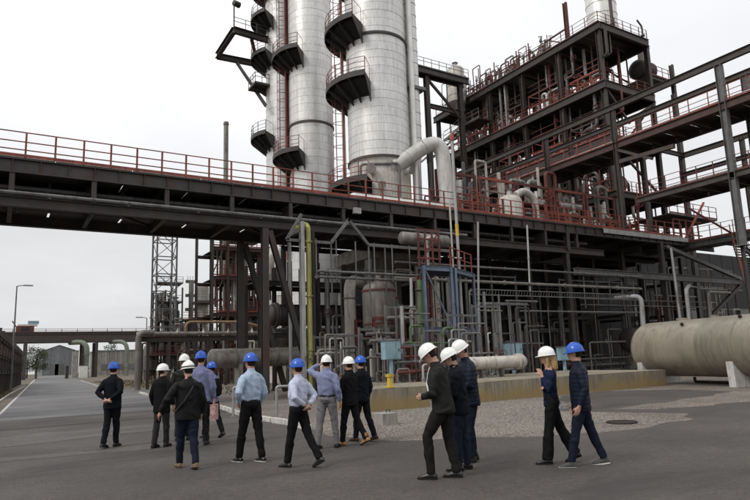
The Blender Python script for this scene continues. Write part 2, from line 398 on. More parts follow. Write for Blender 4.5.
for sd_, (x0, y0, x1, y1) in enumerate(((-9, 12.2, 6.8, 13.4),)):
    g = random.Random(sd_+50); n = 60; L_, R_ = [], []; ox = oy = 0
    for i in range(n+1):
        ox += g.gauss(0, .018); oy += g.gauss(0, .018); w = .004+.004*g.random(); dx, dy = x1-x0, y1-y0; d = math.hypot(dx, dy)
        x = x0+dx*i/n+ox; y = y0+dy*i/n+oy; L_.append((x-dy/d*w, y+dx/d*w)); R_.append((x+dy/d*w, y-dx/d*w))
    mb = MB().add([(x, y, .0125) for x, y in L_+R_], [(i, i+n+1, i+n+2, i+1) for i in range(n)])
    tag(link('tar_seam', mb.mesh('tar_seam', M['tar'])), kind='structure')
# loose stones over the gravel
def pebbles(name, poly_box, n, mt, smin, smax, inside):
    mb = MB(); rng = random.Random(5)
    c = 0
    while c < n:
        x = rng.uniform(*poly_box[0]); y = rng.uniform(*poly_box[1])
        if not inside(x, y): continue
        c += 1; s = rng.uniform(smin, smax); a = rng.uniform(0, PI)
        ca, sa = math.cos(a)*s, math.sin(a)*s
        h = s*rng.uniform(.5, .9)
        mb.add([(x+ca, y+sa, .003), (x-sa*.8, y+ca*.8, .003), (x-ca*1.1, y-sa*1.1, .003), (x+sa*.7, y-ca*.7, .003), (x+ca*.2, y+sa*.2, h)],
            [(0, 1, 4), (1, 2, 4), (2, 3, 4), (3, 0, 4)])
    o = link(name, mb.mesh(name, mt)); tag(o, 'loose pale stones strewn over the gravel in front of the concrete plinth', 'gravel', kind='stuff')
pebbles('loose_gravel', ((7.2, 24), (10, 18)), 9000, M['stone'], .010, .032,
    lambda x, y: (y > 12.8+max(0, 8.5-x)*.3 and x < 14 and (y < 18)) or (x > 9 and x < 14.3 and y > 10.4 and y < 13) or (x > 14 and y > 13.5+.3*(x-14) and x < 17))
def edge_debris():
    mb = MB(); rng = random.Random(8)
    for k in range(1200):
        x = rng.uniform(-8, 22); y = rng.gauss(0, 1)
        yy = 9.8-.25*(x-9)+y*1.1 if x > 6 else rng.uniform(6, 26)
        if yy < 3: continue
        s = rng.uniform(.006, .016)
        mb.add([(x+s, yy, .005), (x, yy+s, .005), (x-s, yy, .005), (x, yy-s, .005), (x, yy, .005+s)], [(0, 1, 4), (1, 2, 4), (2, 3, 4), (3, 0, 4)])
    o = link('grit', mb.mesh('grit', M['tarmac_grit'])); tag(o, 'fine pale grit scattered over the dark asphalt of the yard', 'grit', kind='stuff')
edge_debris()

# kerbs: separate stones
kb = T('kerb', None, None, (7, 20, 0), kind='structure')
def kerbrun(pts, L=1.0, w=.14, h=.12):
    for (x0, y0), (x1, y1) in zip(pts, pts[1:]):
        d = math.hypot(x1-x0, y1-y0); n = max(1, round(d/L))
        for i in range(n):
            a = i/n+.012/L; b = (i+1)/n-.012/L; dz = random.uniform(-.012, .012)
            p = Vector((x0+(x1-x0)*a, y0+(y1-y0)*a, h/2+dz)); q = Vector((x0+(x1-x0)*b, y0+(y1-y0)*b, h/2+dz))
            kb.part('kerb_stone', MB().bar(p, q, w, h+.02), M['kerb'])
kerbrun([(6.9,15.0), (7.05,16.8), (7.05,20.2), (7.9,26.1), (8.2,33)])
kerbrun([(8.2,39), (8.35,43), (8.8,48.0)], 1.2)
kerbrun([(9.2,59), (9.8,80), (13.4,130)], 2.0)
kerbrun([(-.6,30.4), (1.0,62), (3.4,100)], 2.2, .12, .06)
# plinth
pl = T('concrete_plinth', 'long low concrete plinth with a yellow stained front along the gravel', 'plinth', (10.6, 18.4, 0))
zp = zrow(10.9, 18.4, 389)
xs = [10.6, 13.4, 16.2, 19.0, 21.8, 24.6, 27.0]
for a, b in zip(xs, xs[1:]): pl.box((a+.01, 18.35+random.uniform(0, .03), 0, b-.01, 20.6 if a < 13 else 24.5, zp+random.uniform(-.015, .015)), M['plinth'], 'concrete_slab')
ZP = zp

# ------------------------------------------------------------------ pipe bridge across the road
ZD = 10.6
br = T('pipe_bridge', 'long dark steel pipe bridge with red railings crossing high over the road', 'bridge', (12.6, 31, 0))
BX0, BX1 = -16.0, 48.0
br.beam((BX0, 29.15, ZD-.32), (BX1, 29.15, ZD-.32), .3, .62, M['dark'], 'girder')
br.beam((BX0, 32.85, ZD-.32), (BX1, 32.85, ZD-.32), .3, .62, M['dark'], 'girder')
br.beam((BX0, 29.15, 8.74), (37.0, 29.15, 8.74), .28, .42, M['dark'], 'lower_girder')
br.beam((BX0, 32.85, 8.74), (37.0, 32.85, 8.74), .28, .5, M['dark'], 'lower_girder')
x = BX0+.6; k = 0
while x < BX1:
    br.box((x-3.08/2+.01, 29.02, ZD-.005+.01, x+3.08/2-.01, 32.98, ZD+.045), M['dark2'], 'floor_plate')
    br.beam((x, 29.3, ZD-.3), (x, 32.7, ZD-.3), .2, .42, M['dark'], 'cross_beam')
    for dx in (-1.02, 0, 1.02): br.box((x+dx-.012, 29.01, ZD-.585, x+dx+.012, 29.12, ZD-.055), M['dark'], 'stiffener')
    if x < 37:
        for ya_, yb_ in ((29.75, 31.2), (31.32, 32.7)): br.box((x-1.5, ya_, 8.95, x+1.5, yb_, 8.985), M['dark'], 'lower_floor_plate')
        br.box((x-.05, 29.2, 8.5, x+.05, 30.2, 9.9), M['dark'], 'gusset') if k % 3 == 0 else None
        br.beam((x, 29.3, 8.74), (x, 32.7, 8.74), .18, .36, M['dark'], 'cross_beam')
        for yy in (29.15, 32.85): br.beam((x, yy, 8.99), (x, yy, ZD-.64), .2, .2, M['dark'], 'hanger', up=(0,1,0))
        if k % 2 == 0 and x+3.1 < 37:
            br.bar((x+.1, 32.85, 9.05), (x+3.0, 32.85, ZD-.7), .12, .12, M['dark'], 'brace')
            br.bar((x+.1, 29.35, 8.92), (x+3.0, 32.6, 8.92), .12, .12, M['dark'], 'brace')
        br.bar((x+1.5, 29.4, ZD-.42), (x+1.5, 32.6, ZD-.42), .1, .14, M['dark'], 'stringer')
    x += 3.1; k += 1
br.rail((BX0, 29.05, ZD+.05), (46.8, 29.05, ZD+.05), M['red'], 1.1, 1.1, .026, .075)
br.bar((37, 28.93, ZD-.18), (47.4, 28.93, ZD-.18), .06, .34, M['lgrey'], 'fascia')
br.rail((BX0, 32.95, ZD+.05), (16.5, 32.95, ZD+.05), M['red'], 1.1, 1.6, .022, .05, each=False)
for cx in (ony(265, 300, 29.15).x, ony(570, 300, 29.15).x):
    for yy in (29.15, 32.85):
        br.beam((cx, yy, 0), (cx, yy, 8.49), .32, .32, M['dark'], 'column', up=(0,1,0))
        br.box((cx-.3, yy-.3, 0, cx+.3, yy+.3, .3), M['concrete'], 'footing')
cxl = ony(265, 300, 29.15).x
br.beam((cxl+.25, 29.15, 8.4), (cxl+2.6, 29.15, .2), .26, .26, M['dark'], 'brace', up=(0,1,0))
br.beam((cxl+.25, 32.85, 8.4), (cxl+2.6, 32.85, .2), .26, .26, M['dark'], 'brace', up=(0,1,0))
cx6 = ony(664, 280, 29.15).x
br.beam((cx6, 29.15, 0), (cx6, 29.15, ZD-.64), .34, .34, M['dark2'], 'column', up=(0,1,0))
br.beam((cx6, 32.85, 0), (cx6, 32.85, ZD-.64), .34, .34, M['dark2'], 'column', up=(0,1,0))
br.beam((ony(570,300,29.15).x+.2, 29.15, 8.74), (ony(570,300,29.15).x+.2, 29.15, ZD-.64), .3, .3, M['dark'], 'column', up=(0,1,0))
# pipes lying along the lower level
for i, (yy, rr, mt, lab) in enumerate([(29.75, .11, 'grey', 'slim grey pipe nearest the front edge on the lower level of the bridge'), (30.4, .19, 'dark2', 'thick brown pipe on the lower level of the pipe bridge'),
        (31.2, .14, 'gpipe', 'lagged pipe in the middle of the lower level of the pipe bridge'), (31.9, .22, 'gpipe', 'fattest lagged pipe at the back of the lower bridge level')]):
    p = T('bridge_pipe', lab, 'pipe', (0, yy, 9.0))
    z = 8.99+rr
    if i == 0:
        p.pipe([(BX0, yy-.9, 9.06), (24, yy-.9, 9.06)], .085, M['grey'], seg=8)
        for xx in np.arange(-14, 24, 3.1): p.part('pipe_clamp', MB().box(xx-.04, yy-.93, 8.92, xx+.04, yy-.65, 8.97), M['grey'])
    else: p.pipe([(BX0, yy, z), (36.5, yy, z)], rr, M[mt])
    for xx in np.arange(-12, 35, 6.2):
        if i: p.flange((xx, yy, z), (1, 0, 0), rr*1.35, M[mt], t=.08)

for i, (yy, zz, rr, mt, lab) in enumerate([(30.2, 9.62, .11, 'grey', 'grey pipe of the second tier on the lower bridge level, nearest the front'), (30.9, 9.66, .15, 'gpipe', 'lagged pipe of the second tier on the lower bridge level'),
        (31.7, 9.62, .12, 'dark2', 'brown pipe of the second tier on the lower bridge level'), (32.35, 9.68, .16, 'dark2', 'thick brown pipe at the back of the second tier on the lower bridge level')]):
    p = T('bridge_pipe', lab, 'pipe', (0, yy, zz)); p.pipe([(BX0, yy, zz), (36.5, yy, zz)], rr, M[mt])
    for xx in np.arange(-13, 35, 4.4): p.flange((xx, yy, zz), (1, 0, 0), rr*1.3, M[mt], t=.08); p.part('pipe_support', MB().box(xx+1.2, yy-.06, 8.99, xx+1.3, yy+.06, zz-rr+.02), M['dark'])
# big lower beam with hanging supports on the right
lb = T('support_truss', 'grey truss beam under the right end of the pipe bridge with thin hanging rods', 'beam', (36.8, 29.2, 7.2))
xa = ony(573, 262, 28.95).x; xb = ony(742, 283, 28.95).x
lb.beam((xa, 28.95, 7.25), (xb, 28.95, 7.25), .3, .5, M['grey'], 'beam')
lb.beam((cx6+.3, 28.9, ZD-.9), (xb-.1, 28.9, 7.45), .28, .3, M['grey'], 'brace', up=(0,1,0))
lb.beam((xb-.3, 28.9, 7.0), (ony(700, 330, 28.9).x, 28.9, 3.3), .25, .28, M['dark2'], 'brace', up=(0,1,0))
for i in range(9):
    xx = xa+.9+i*1.35
    lb.bar((xx, 28.95, 7.0), (xx, 28.95, 4.7+.25*(i % 3)), .07, .07, M['grey'], 'hanging_rod')
for z in (5.35, 4.95): lb.bar((xa+.3, 28.85, z), (xb-6, 28.85, z), .05, .05, M['grey'], 'rail')

# ------------------------------------------------------------------ the decks level with the bridge, behind it
dk = T('tower_deck', 'steel deck level with the pipe bridge around the feet of the bright towers', 'platform', (22, 38, 0))
for i in range(12):
    dk.box((17+i*3.0+.02, 33.05, ZD-.03, 20+i*3.0-.02, 41.5, ZD+.03), M['dark2'], 'floor_plate')
for xx in (17.1, 20, 26, 29, 32, 35, 38, 41, 44, 47, 50, 52.9):
    dk.beam((xx, 33.05, ZD-.25), (xx, 41.5, ZD-.25), .2, .4, M['dark'], 'beam')
for yy in (36.0, 41.4):
    dk.beam((17, yy, ZD-.62), (53, yy, ZD-.62), .24, .34, M['dark'], 'girder')
    for xx in (17.2, 26.4, 32.0, 38.0, 44.0, 50.5):
        dk.beam((xx, yy, 0), (xx, yy, ZD-.8), .3, .3, M['dark'], 'column', up=(0,1,0))
for zz in (4.6, 7.4):
    dk.beam((26.4, 36, zz), (53, 36, zz), .2, .3, M['dark'], 'beam')
    dk.beam((17.2, 41.4, zz), (53, 41.4, zz), .2, .3, M['dark'], 'beam')
    for xx in (26.4, 32.0, 38.0, 44.0, 50.5): dk.beam((xx, 33.1, zz), (xx, 41.2, zz), .18, .26, M['dark'], 'beam')
for i in range(7):
    dk.box((27+i*3.6, 36.2, 7.58, 30.56+i*3.6, 41.2, 7.62), M['dark'], 'lower_floor_plate')
dk.rail((17.1, 33.2, ZD+.05), (17.1, 41.4, ZD+.05), M['red'], each=False)
# black backing wall added to stand for the shade underneath
ph = T('shade_wall', 'added black louvred wall standing for deep shade beneath the process structure', 'building', (40, 43, 0))
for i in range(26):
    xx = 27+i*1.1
    ph.box((xx, 42+(.03 if i % 2 else 0), 0, xx+1.09, 42.25, 10.0), M['shade_sheet'], 'wall_panel')
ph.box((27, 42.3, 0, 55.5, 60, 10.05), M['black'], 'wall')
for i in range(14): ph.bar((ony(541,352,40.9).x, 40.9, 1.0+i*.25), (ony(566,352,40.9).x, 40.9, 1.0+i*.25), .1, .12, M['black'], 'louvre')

# ------------------------------------------------------------------ towers
def tower(name, cx, cy, rr, z0, z1, pitch, label, rings=()):
    t = T(name, label, 'tower', (cx, cy, 0)); z = z0; rng = random.Random(int(cy*7)); seg = 44
    while z < z1:
        r0 = rr+rng.uniform(-.006, .006)
        mb = MB(); prof = [(r0+.007, z), (r0+.007, z+.025), (r0, z+.028), (r0, z+pitch-.012)]
        mb.lathe(prof, (cx, cy, 0), seg=seg, a0=rng.uniform(0, .3))
        me = mb.mesh('cladding_band', M['clad'], True, Vector((cx, cy, 0)))
        npan = 7; off = rng.randint(0, 43); vals = [rng.random() for _ in range(npan+1)]
        at = me.attributes.new('panel', 'FLOAT', 'FACE')
        for i in range(len(me.polygons)): at.data[i].value = vals[((i % seg)+off) % seg*npan//seg]
        link('cladding_band', me, t.o)
        z += pitch
    t.part('tower_head', MB().lathe([(rr, z), (rr*.95, z+.4), (rr*.7, z+.9), (rr*.3, z+1.15), (0, z+1.2)], (cx, cy, 0), seg=32), M['white'], True)
    t.part('skirt', MB().lathe([(rr*.985, 0 if rr < 2 else 9.3), (rr*.985, z0)], (cx, cy, 0), seg=32), M['insul'], True)
    for zz in rings: t.part('stiffener_ring', MB().lathe([(rr+.01, zz-.09), (rr+.10, zz-.09), (rr+.10, zz+.09), (rr+.01, zz+.09)], (cx, cy, 0), seg=44), M['dark2'])
    return t
def platform(t, cx, cy, rr, z, a0, a1, w=1.55, rm='red', depth=.34):
    A0, A1 = R(a0), R(a1); n = max(8, int((A1-A0)/R(9)))
    fl = MB().lathe([(rr+.05, z-.06), (rr+w, z-.06), (rr+w, z), (rr+.05, z), (rr+.05, z-.06)], (cx, cy, 0), seg=n, a0=A0, a1=A1)
    f = t.part('platform_floor', fl, M['dark'])
    t.part('edge_channel', MB().lathe([(rr+w+.005, z-depth+.05), (rr+w+.05, z-depth+.05), (rr+w+.05, z+.12), (rr+w+.005, z+.12), (rr+w+.005, z-depth+.05)], (cx, cy, 0), seg=n, a0=A0, a1=A1), M['dark'], parent=f)
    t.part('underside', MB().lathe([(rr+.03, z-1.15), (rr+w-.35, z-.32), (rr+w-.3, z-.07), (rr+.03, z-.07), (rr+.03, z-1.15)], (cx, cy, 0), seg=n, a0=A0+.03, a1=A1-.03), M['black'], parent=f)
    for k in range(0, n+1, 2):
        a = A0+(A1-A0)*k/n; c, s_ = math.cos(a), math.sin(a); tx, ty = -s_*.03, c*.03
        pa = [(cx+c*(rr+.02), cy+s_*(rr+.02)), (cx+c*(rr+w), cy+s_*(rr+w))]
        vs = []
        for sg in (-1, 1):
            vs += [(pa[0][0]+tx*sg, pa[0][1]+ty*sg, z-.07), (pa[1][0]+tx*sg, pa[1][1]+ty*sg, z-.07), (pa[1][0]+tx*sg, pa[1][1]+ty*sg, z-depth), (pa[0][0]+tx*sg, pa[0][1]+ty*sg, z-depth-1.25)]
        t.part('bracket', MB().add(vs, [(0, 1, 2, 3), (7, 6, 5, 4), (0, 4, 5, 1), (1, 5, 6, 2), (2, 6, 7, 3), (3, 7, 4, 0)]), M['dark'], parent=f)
    mb = MB(); ro = rr+w-.03
    for h in (.37, .74, 1.1):
        mb.tube([(cx+math.cos(A0+(A1-A0)*k/n)*ro, cy+math.sin(A0+(A1-A0)*k/n)*ro, z+h) for k in range(n+1)], .022, 5)
    t.part('guard_rail', mb, M[rm], parent=f)
    for k in range(n+1):
        a = A0+(A1-A0)*k/n; c = Vector((cx+math.cos(a)*ro, cy+math.sin(a)*ro, z))
        if k % 2 == 0: t.shared('rail_post', ('tp',), lambda: MB().box(-.024,-.024,0,.024,.024,1.1), M[rm], c, parent=f)
    for a in (A0, A1):
        p = Vector((cx+math.cos(a)*(rr+.15), cy+math.sin(a)*(rr+.15), z)); q = Vector((cx+math.cos(a)*ro, cy+math.sin(a)*ro, z))
        t.part('end_rail', MB().tube([p, p+Vector((0,0,1.1)), q+Vector((0,0,1.1))], .02, 5), M[rm], parent=f)
    return f
def ladder(t, cx, cy, z0, z1, ang, mt, wdt=.5, cage=True):
    d = Vector((math.cos(ang), math.sin(ang), 0)); s_ = Vector((-d.y, d.x, 0)); b = Vector((cx, cy, 0))
    L = t.part('ladder', MB().bar(b-s_*wdt/2+Vector((0,0,z0)), b-s_*wdt/2+Vector((0,0,z1)), .06, .06).bar(b+s_*wdt/2+Vector((0,0,z0)), b+s_*wdt/2+Vector((0,0,z1)), .06, .06), mt)
    mb = MB(); z = z0+.2
    while z < z1: mb.bar(b-s_*wdt/2+Vector((0,0,z)), b+s_*wdt/2+Vector((0,0,z)), .03, .03); z += .3
    t.part('rungs', mb, mt, parent=L)
    if cage:
        mb = MB(); z = z0+2.2
        while z < z1:
            mb.tube([b+s_*(-.38)*math.cos(a)*1.0+d*(.75*math.sin(a))+Vector((0,0,z)) for a in [PI*k/6 for k in range(7)]], .022, 4); z += .9
        for a in (PI*.25, PI*.5, PI*.75): mb.bar(b-s_*.38*math.cos(a)+d*.75*math.sin(a)+Vector((0,0,z0+2.2)), b-s_*.38*math.cos(a)+d*.75*math.sin(a)+Vector((0,0,z1)), .03, .03)
        t.part('safety_cage', mb, mt, parent=L)
TX = 23.0
y3 = onx(377.5, 100, TX).y; r3 = 2.26
y2 = onx(311, 100, TX).y; r2_ = 1.95
y1 = onx(283.5, 100, TX).y; r1 = 1.74
z3 = zrow(TX, y3-r3*.9, 158)
t3 = tower('distillation_tower', TX, y3, r3, z3, 35, .62, 'widest silver clad tower on the right of the three, nearest the pipe bridge', (zrow(TX-1.2, y3-1.9, 32), z3+.05))
t2 = tower('distillation_tower', TX, y2, r2_, 4.0, 42, .70, 'middle silver clad tower between the widest and the slimmest one', (zrow(TX-1, y2-1.6, 121),))
t1 = tower('distillation_tower', TX, y1, r1, 8.0, 46, .74, 'slimmest and farthest silver clad tower carrying a steel hoist frame')
def px_at(cx, cy, rr, ang, py): a = R(ang); return zrow(cx+math.cos(a)*rr, cy+math.sin(a)*rr, py)
for py, a0, a1 in ((72, 112, 226), (12, 118, 214), ):
    platform(t3, TX, y3, r3, px_at(TX, y3, r3+1.25, 230, py), a0, a1)
platform(t3, TX, y3, r3, px_at(TX, y3, r3+1.2, 215, 178), 120, 225)
platform(t3, TX, y3, r3, px_at(TX, y3, r3+1.2, 230, 72)+9.5, 120, 260)
for py in (45, 148, -42): platform(t2, TX, y2, r2_, px_at(TX, y2, r2_+1.25, 225, py), 112, 226, 1.5, rm='red' if py != 45 else 'dred')
for py in (12, 51, 133, -20): platform(t1, TX, y1, r1, px_at(TX, y1, r1+1.2, 200, py), 105, 215, 1.45, 'dred' if py < 100 else 'dark')
def lad(t, cy, rr, ang, z0, z1, cage=True): ladder(t, TX+math.cos(R(ang))*(rr+.35), cy+math.sin(R(ang))*(rr+.35), z0, z1, R(ang), M['red'], cage=cage)
lad(t3, y3, r3, 150, ZD, 34); lad(t2, y2, r2_, 152, ZD, 41); lad(t2, y2, r2_, 160, ZD, 41, False)
for k, a in enumerate((136, 145)):
    t2.pipe([(TX+math.cos(R(a))*(r2_+.3), y2+math.sin(R(a))*(r2_+.3), ZD+1), (TX+math.cos(R(a))*(r2_+.3), y2+math.sin(R(a))*(r2_+.3), 40)], .12, M['dred'], 'riser')
t3.pipe([(TX+math.cos(R(138))*(r3+.4), y3+math.sin(R(138))*(r3+.4), ZD), (TX+math.cos(R(138))*(r3+.4), y3+math.sin(R(138))*(r3+.4), 34)], .13, M['insul'], 'riser')
# side pipes on the right of tower 3
for a, off, rr in ((322, .35, .20),):
    q = Vector((TX+math.cos(R(a))*(r3+off), y3+math.sin(R(a))*(r3+off), 0)); t3.pipe([q+Vector((0,0,ZD)), q+Vector((0,0,34))], rr, M['white'], 'riser')
# slim column right of tower 3
cpx = T('overhead_line_column', 'slim silver clad vertical line standing close against the right side of the widest tower', 'pipe', (0,0,0))
q = ony(413.5, 100, y3-.6); sx, sy = q.x, q.y
z = zrow(sx, sy, 152); zz = z
rng = random.Random(4)
while zz < 36:
    cpx.part('cladding_band', MB().lathe([(.50, zz), (.50, zz+.04), (.475, zz+.05), (.475, zz+.98)], (sx, sy, 0), seg=20), M['clad'], True); zz += 1.0
cpx.part('pipe_foot', MB().lathe([(.3, ZD), (.34, z-1.0), (.46, z-.05), (.46, z)], (sx, sy, 0), seg=20), M['white'], True)
zb = zrow(sx, sy, 90)
cpx.part('clamp_bracket', MB().box(sx-1.1, sy-.62, zb-.12, sx+.75, sy+.62, zb+.12), M['grey'])
cpx.part('clamp_rod', MB().tube([(sx-.9, sy-.55, zb), (sx-.9, sy-.55, zb+1.2)], .05, 6), M['grey'], True)
# tower 3 foot: nozzles, reflux drum, big transfer line
ft = T('reboiler', 'white lagged reboiler body with nozzles at the foot of the widest tower', 'vessel', (TX-.4, y3-2.5, ZD))
ft.part('shell', MB().lathe([(2.15, ZD), (2.15, z3-.4), (2.3, z3-.02)], (TX, y3, 0), seg=40), M['white'], True)
for a, zz, rr, L in ((225, z3-1.0, .35, .6), (240, z3-2.3, .28, .9), (292, z3-.9, .3, .6), (205, z3-2.0, .3, .7)):
    d = Vector((math.cos(R(a)), math.sin(R(a)), 0)); c = Vector((TX, y3, zz))
    n_ = ft.part('nozzle', MB().tube([c+d*1.9, c+d*(2.15+L)], rr*.8, 14), M['white'], True)
    ft.flange(c+d*(2.15+L), d, rr, M['gpipe'] if rr < .4 else M['white'], n_, .1)
mb = MB(); d = Vector((math.cos(R(238)), math.sin(R(238)), 0)); s_ = Vector((-d.y, d.x, 0)); c = Vector((TX, y3, z3-.75))+d*2.25
mb.tube([c+s_*1.35+Vector((0,0,-2.2)), c+s_*1.35+Vector((0,0,.2)), c-s_*1.35+Vector((0,0,.2)), c-s_*1.35+Vector((0,0,-2.2))], .09, 8, .3)
ft.part('yoke_pipe', mb, M['grey'], True)
tl = T('transfer_line', 'fat white lagged pipe rising from the widest tower and bending down to the deck', 'pipe', (TX+3, y3-4, ZD))
Y = y3-3.2
P0 = ony(386, 172, Y+1.6); P1 = ony(441, 136, Y); P2 = ony(452, 190, Y)
tl.pipe([P0, P1, Vector((P1.x+.35, Y, ZD+.2))], .54, M['duct'], bend=1.7, seg=22)
dd_ = (P1-P0).normalized()
for k in (.16, .4, .68): tl.flange(P0+(P1-P0)*k, dd_, .57 if k > .2 else .66, M['insul'], t=.05 if k > .2 else .25)
for zz in (ZD+1.2, ZD+2.4): tl.flange((P1.x+.35, Y, zz), (0,0,1), .57, M['insul'], t=.05)
tl.flange((P1.x+.35, Y, ZD+.3), (0,0,1), .72, M['grey'], t=.2)

# hoist frame on the farthest tower
hf = T('hoist_frame', 'dark triangular hoist frame cantilevered from the slimmest tower against the sky', 'frame', (TX-1.7, y1, 0))
Yh = y1
def H(px, py, dy=0): return ony(px, py, Yh+dy)
za_ = H(236, 33).z
A = ony(236, 33, Yh+2.2); B_ = ony(268, 44, Yh-.6)
za_ = (A.z+B_.z)/2
fr = [onz(216, 56, 1)]
def HZ(px, py, z): d = ray(px, py); return EY+d*((z-EYE)/d.z)
zt = zrow(*H(268, 42)[:2], 42)
P_a = HZ(234, 30, zt); P_b = HZ(217, 56, zt); P_c = HZ(268, 66, zt); P_d = HZ(268, 40, zt)
for p, q in ((P_a, P_b), (P_b, P_c), (P_a, P_d)): hf.beam(p, q, .42, .6, M['dark'], 'frame_beam')
hf.beam(P_b*.62+P_c*.38-Vector((0,0,.3)), ony(266, 106, y1-.9), .2, .28, M['dark'], 'strut')
hf.beam(P_a*.5+P_d*.5-Vector((0,0,.3)), P_b*.2+P_c*.8-Vector((0,0,.3)), .3, .3, M['dred'], 'trolley_beam')
hf.rail(P_a+Vector((0,0,.3)), P_d+Vector((0,0,.3)), M['grey'], each=False)
hf.bar(P_a+Vector((0,0,.3)), P_a+Vector((0,0,2.6)), .1, .1, M['dark'], 'lamp_post')
hf.part('hoist_motor', MB().lathe([(0,-.4),(.28,-.35),(.3,.3),(0,.4)], P_a+Vector((.2,-.2,2.7)), (1,.3,0), 12), M['dark'], True)
f2 = T('side_landing', 'small railed landing below the hoist frame on the slimmest tower', 'platform', (TX-2.5, y1, zt-3))
lz = HZ(262, 88, zrow(*H(262, 86)[:2], 86))
f2.box((lz.x-1.1, lz.y-1.0, lz.z-.12, lz.x+1.1, lz.y+1.0, lz.z), M['dark'], 'platform_floor')
f2.part('bracket', MB().add([(lz.x-1.0, lz.y-.05, lz.z-.13), (lz.x+1.1, lz.y-.05, lz.z-.13), (lz.x+1.1, lz.y-.05, lz.z-1.2), (lz.x-1.0, lz.y+.05, lz.z-.13), (lz.x+1.1, lz.y+.05, lz.z-.13), (lz.x+1.1, lz.y+.05, lz.z-1.2)], [(0,1,2), (5,4,3), (0,3,4,1), (1,4,5,2), (2,5,3,0)]), M['dark'])
for a, b in (((-1.05,-.95), (1.05,-.95)), ((-1.05,-.95), (-1.05,.95))): f2.rail((lz.x+a[0], lz.y+a[1], lz.z), (lz.x+b[0], lz.y+b[1], lz.z), M['grey'], each=False, sp=.7)

# chimney far left of the towers
ch = T('chimney', 'thin brown chimney pipe standing behind the bridge left of the towers', 'chimney', (0,0,0))
q = ony(226, 150, 70); ch.part('stack', MB().tube([(q.x, q.y, 0), (q.x, q.y, zrow(q.x, q.y, 122))], .28, 12), M['gpipe'], True)
ch.flange((q.x, q.y, zrow(q.x, q.y, 124)), (0,0,1), .34, M['gpipe'], t=.2)

# ------------------------------------------------------------------ process structure (the big open frame)
XM, YM0, YM1, XE = 46.0, 34.4, 60.0, 53.6
Z3_, Z4_ = 32.3, 26.45
LV = [ZD, 15.9, 21.2, Z4_, Z3_]
ps = T('process_structure', 'tall open steel process structure with five decks rising over the right of the plant', 'structure', (XM, YM0, 0))
cols_y = [YM0+.2, 39.6, 44.8, 50.0, 55.0, YM1-.2]
for j, xx in enumerate((XM+.2, XE-.2)):
    for i, yy in enumerate(cols_y):
        ps.beam((xx, yy, 0), (xx, yy, Z3_-.6), .42, .42, M['dark2'] if j == 0 and i < 2 else M['dark'], 'column', up=(0,1,0))
for li, z in enumerate(LV):
    h = .75 if z > 20 else .55
    y1_ = YM1 if z < 30 else YM1+.5
    ps.beam((XM, YM0-.2, z-h/2-.03), (XM, y1_, z-h/2-.03), .3, h, M['dark'], 'edge_beam')
    ps.beam((XE, YM0, z-h/2-.03), (XE, y1_, z-h/2-.03), .3, h, M['dark'], 'edge_beam')
    ps.beam((XM+.2, YM0-.1, z-h/2-.03), (XE-.2, YM0-.1, z-h/2-.03), .3, h, M['dark2'], 'edge_beam')
    for yy in cols_y[1:]: ps.beam((XM+.2, yy, z-h/2-.03), (XE-.2, yy, z-h/2-.03), .25, h*.8, M['dark'], 'cross_beam')
    yy = YM0
    k = 0
    while yy < YM1-.3:
        a = yy; b = min(YM1, yy+2.6)
        if not (z in LV[1:3] and k in (6, 8)) :
            ps.box((XM+.02, a+.02, z-.03, XE-.02, b-.02, z+.02), M['dark'], 'floor_plate')
        ps.bar((XM+.2, a+1.3, z-.2), (XE-.2, a+1.3, z-.2), .12, .22, M['dark'], 'joist')
        yy += 2.6; k += 1
    if z > ZD: ps.rail((XM+.05, YM0, z+.03), (XM+.05, YM1, z+.03), M['dred'] if z > 30 else M['red'], 1.1, 1.5, .025, .06)
    ps.rail((XM+.1, YM0+.05, z+.03), (XE-.1, YM0+.05, z+.03), M['dred'] if z > 30 else M['red'], 1.1, 1.3, .025, .06)
for i in range(5):                                  # black sheets added behind the decks to stand for interior shade
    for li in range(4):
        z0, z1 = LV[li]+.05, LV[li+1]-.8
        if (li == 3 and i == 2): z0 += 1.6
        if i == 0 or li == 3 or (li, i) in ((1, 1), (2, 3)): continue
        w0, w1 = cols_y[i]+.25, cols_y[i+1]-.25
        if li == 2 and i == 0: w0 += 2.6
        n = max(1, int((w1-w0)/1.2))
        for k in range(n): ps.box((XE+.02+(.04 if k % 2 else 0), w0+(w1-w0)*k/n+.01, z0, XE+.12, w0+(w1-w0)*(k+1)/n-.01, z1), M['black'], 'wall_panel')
for (ya, za, yb, zb) in ((34.8, Z4_+.2, 39.4, Z3_-1), (39.4, 21.4, 34.8, Z4_-1), (50.2, Z4_+.2, 54.8, Z3_-1), (45, 11, 49.8, 15), (39.8, 16, 44.6, 20.5)):
    ps.bar((XE-.25, ya, za), (XE-.25, yb, zb), .16, .16, M['dark2'], 'brace')
for (xa_, za, xb_, zb) in ((XM+.4, 21.4, XE-.4, Z4_-1), (XE-.4, 16, XM+.4, 20.6), (XM+.3, Z4_-.6, XM+3.4, Z4_-3.6)):
    ps.bar((xa_, YM0+.12, za), (xb_, YM0+.12, zb), .18, .18, M['dark2'], 'brace')

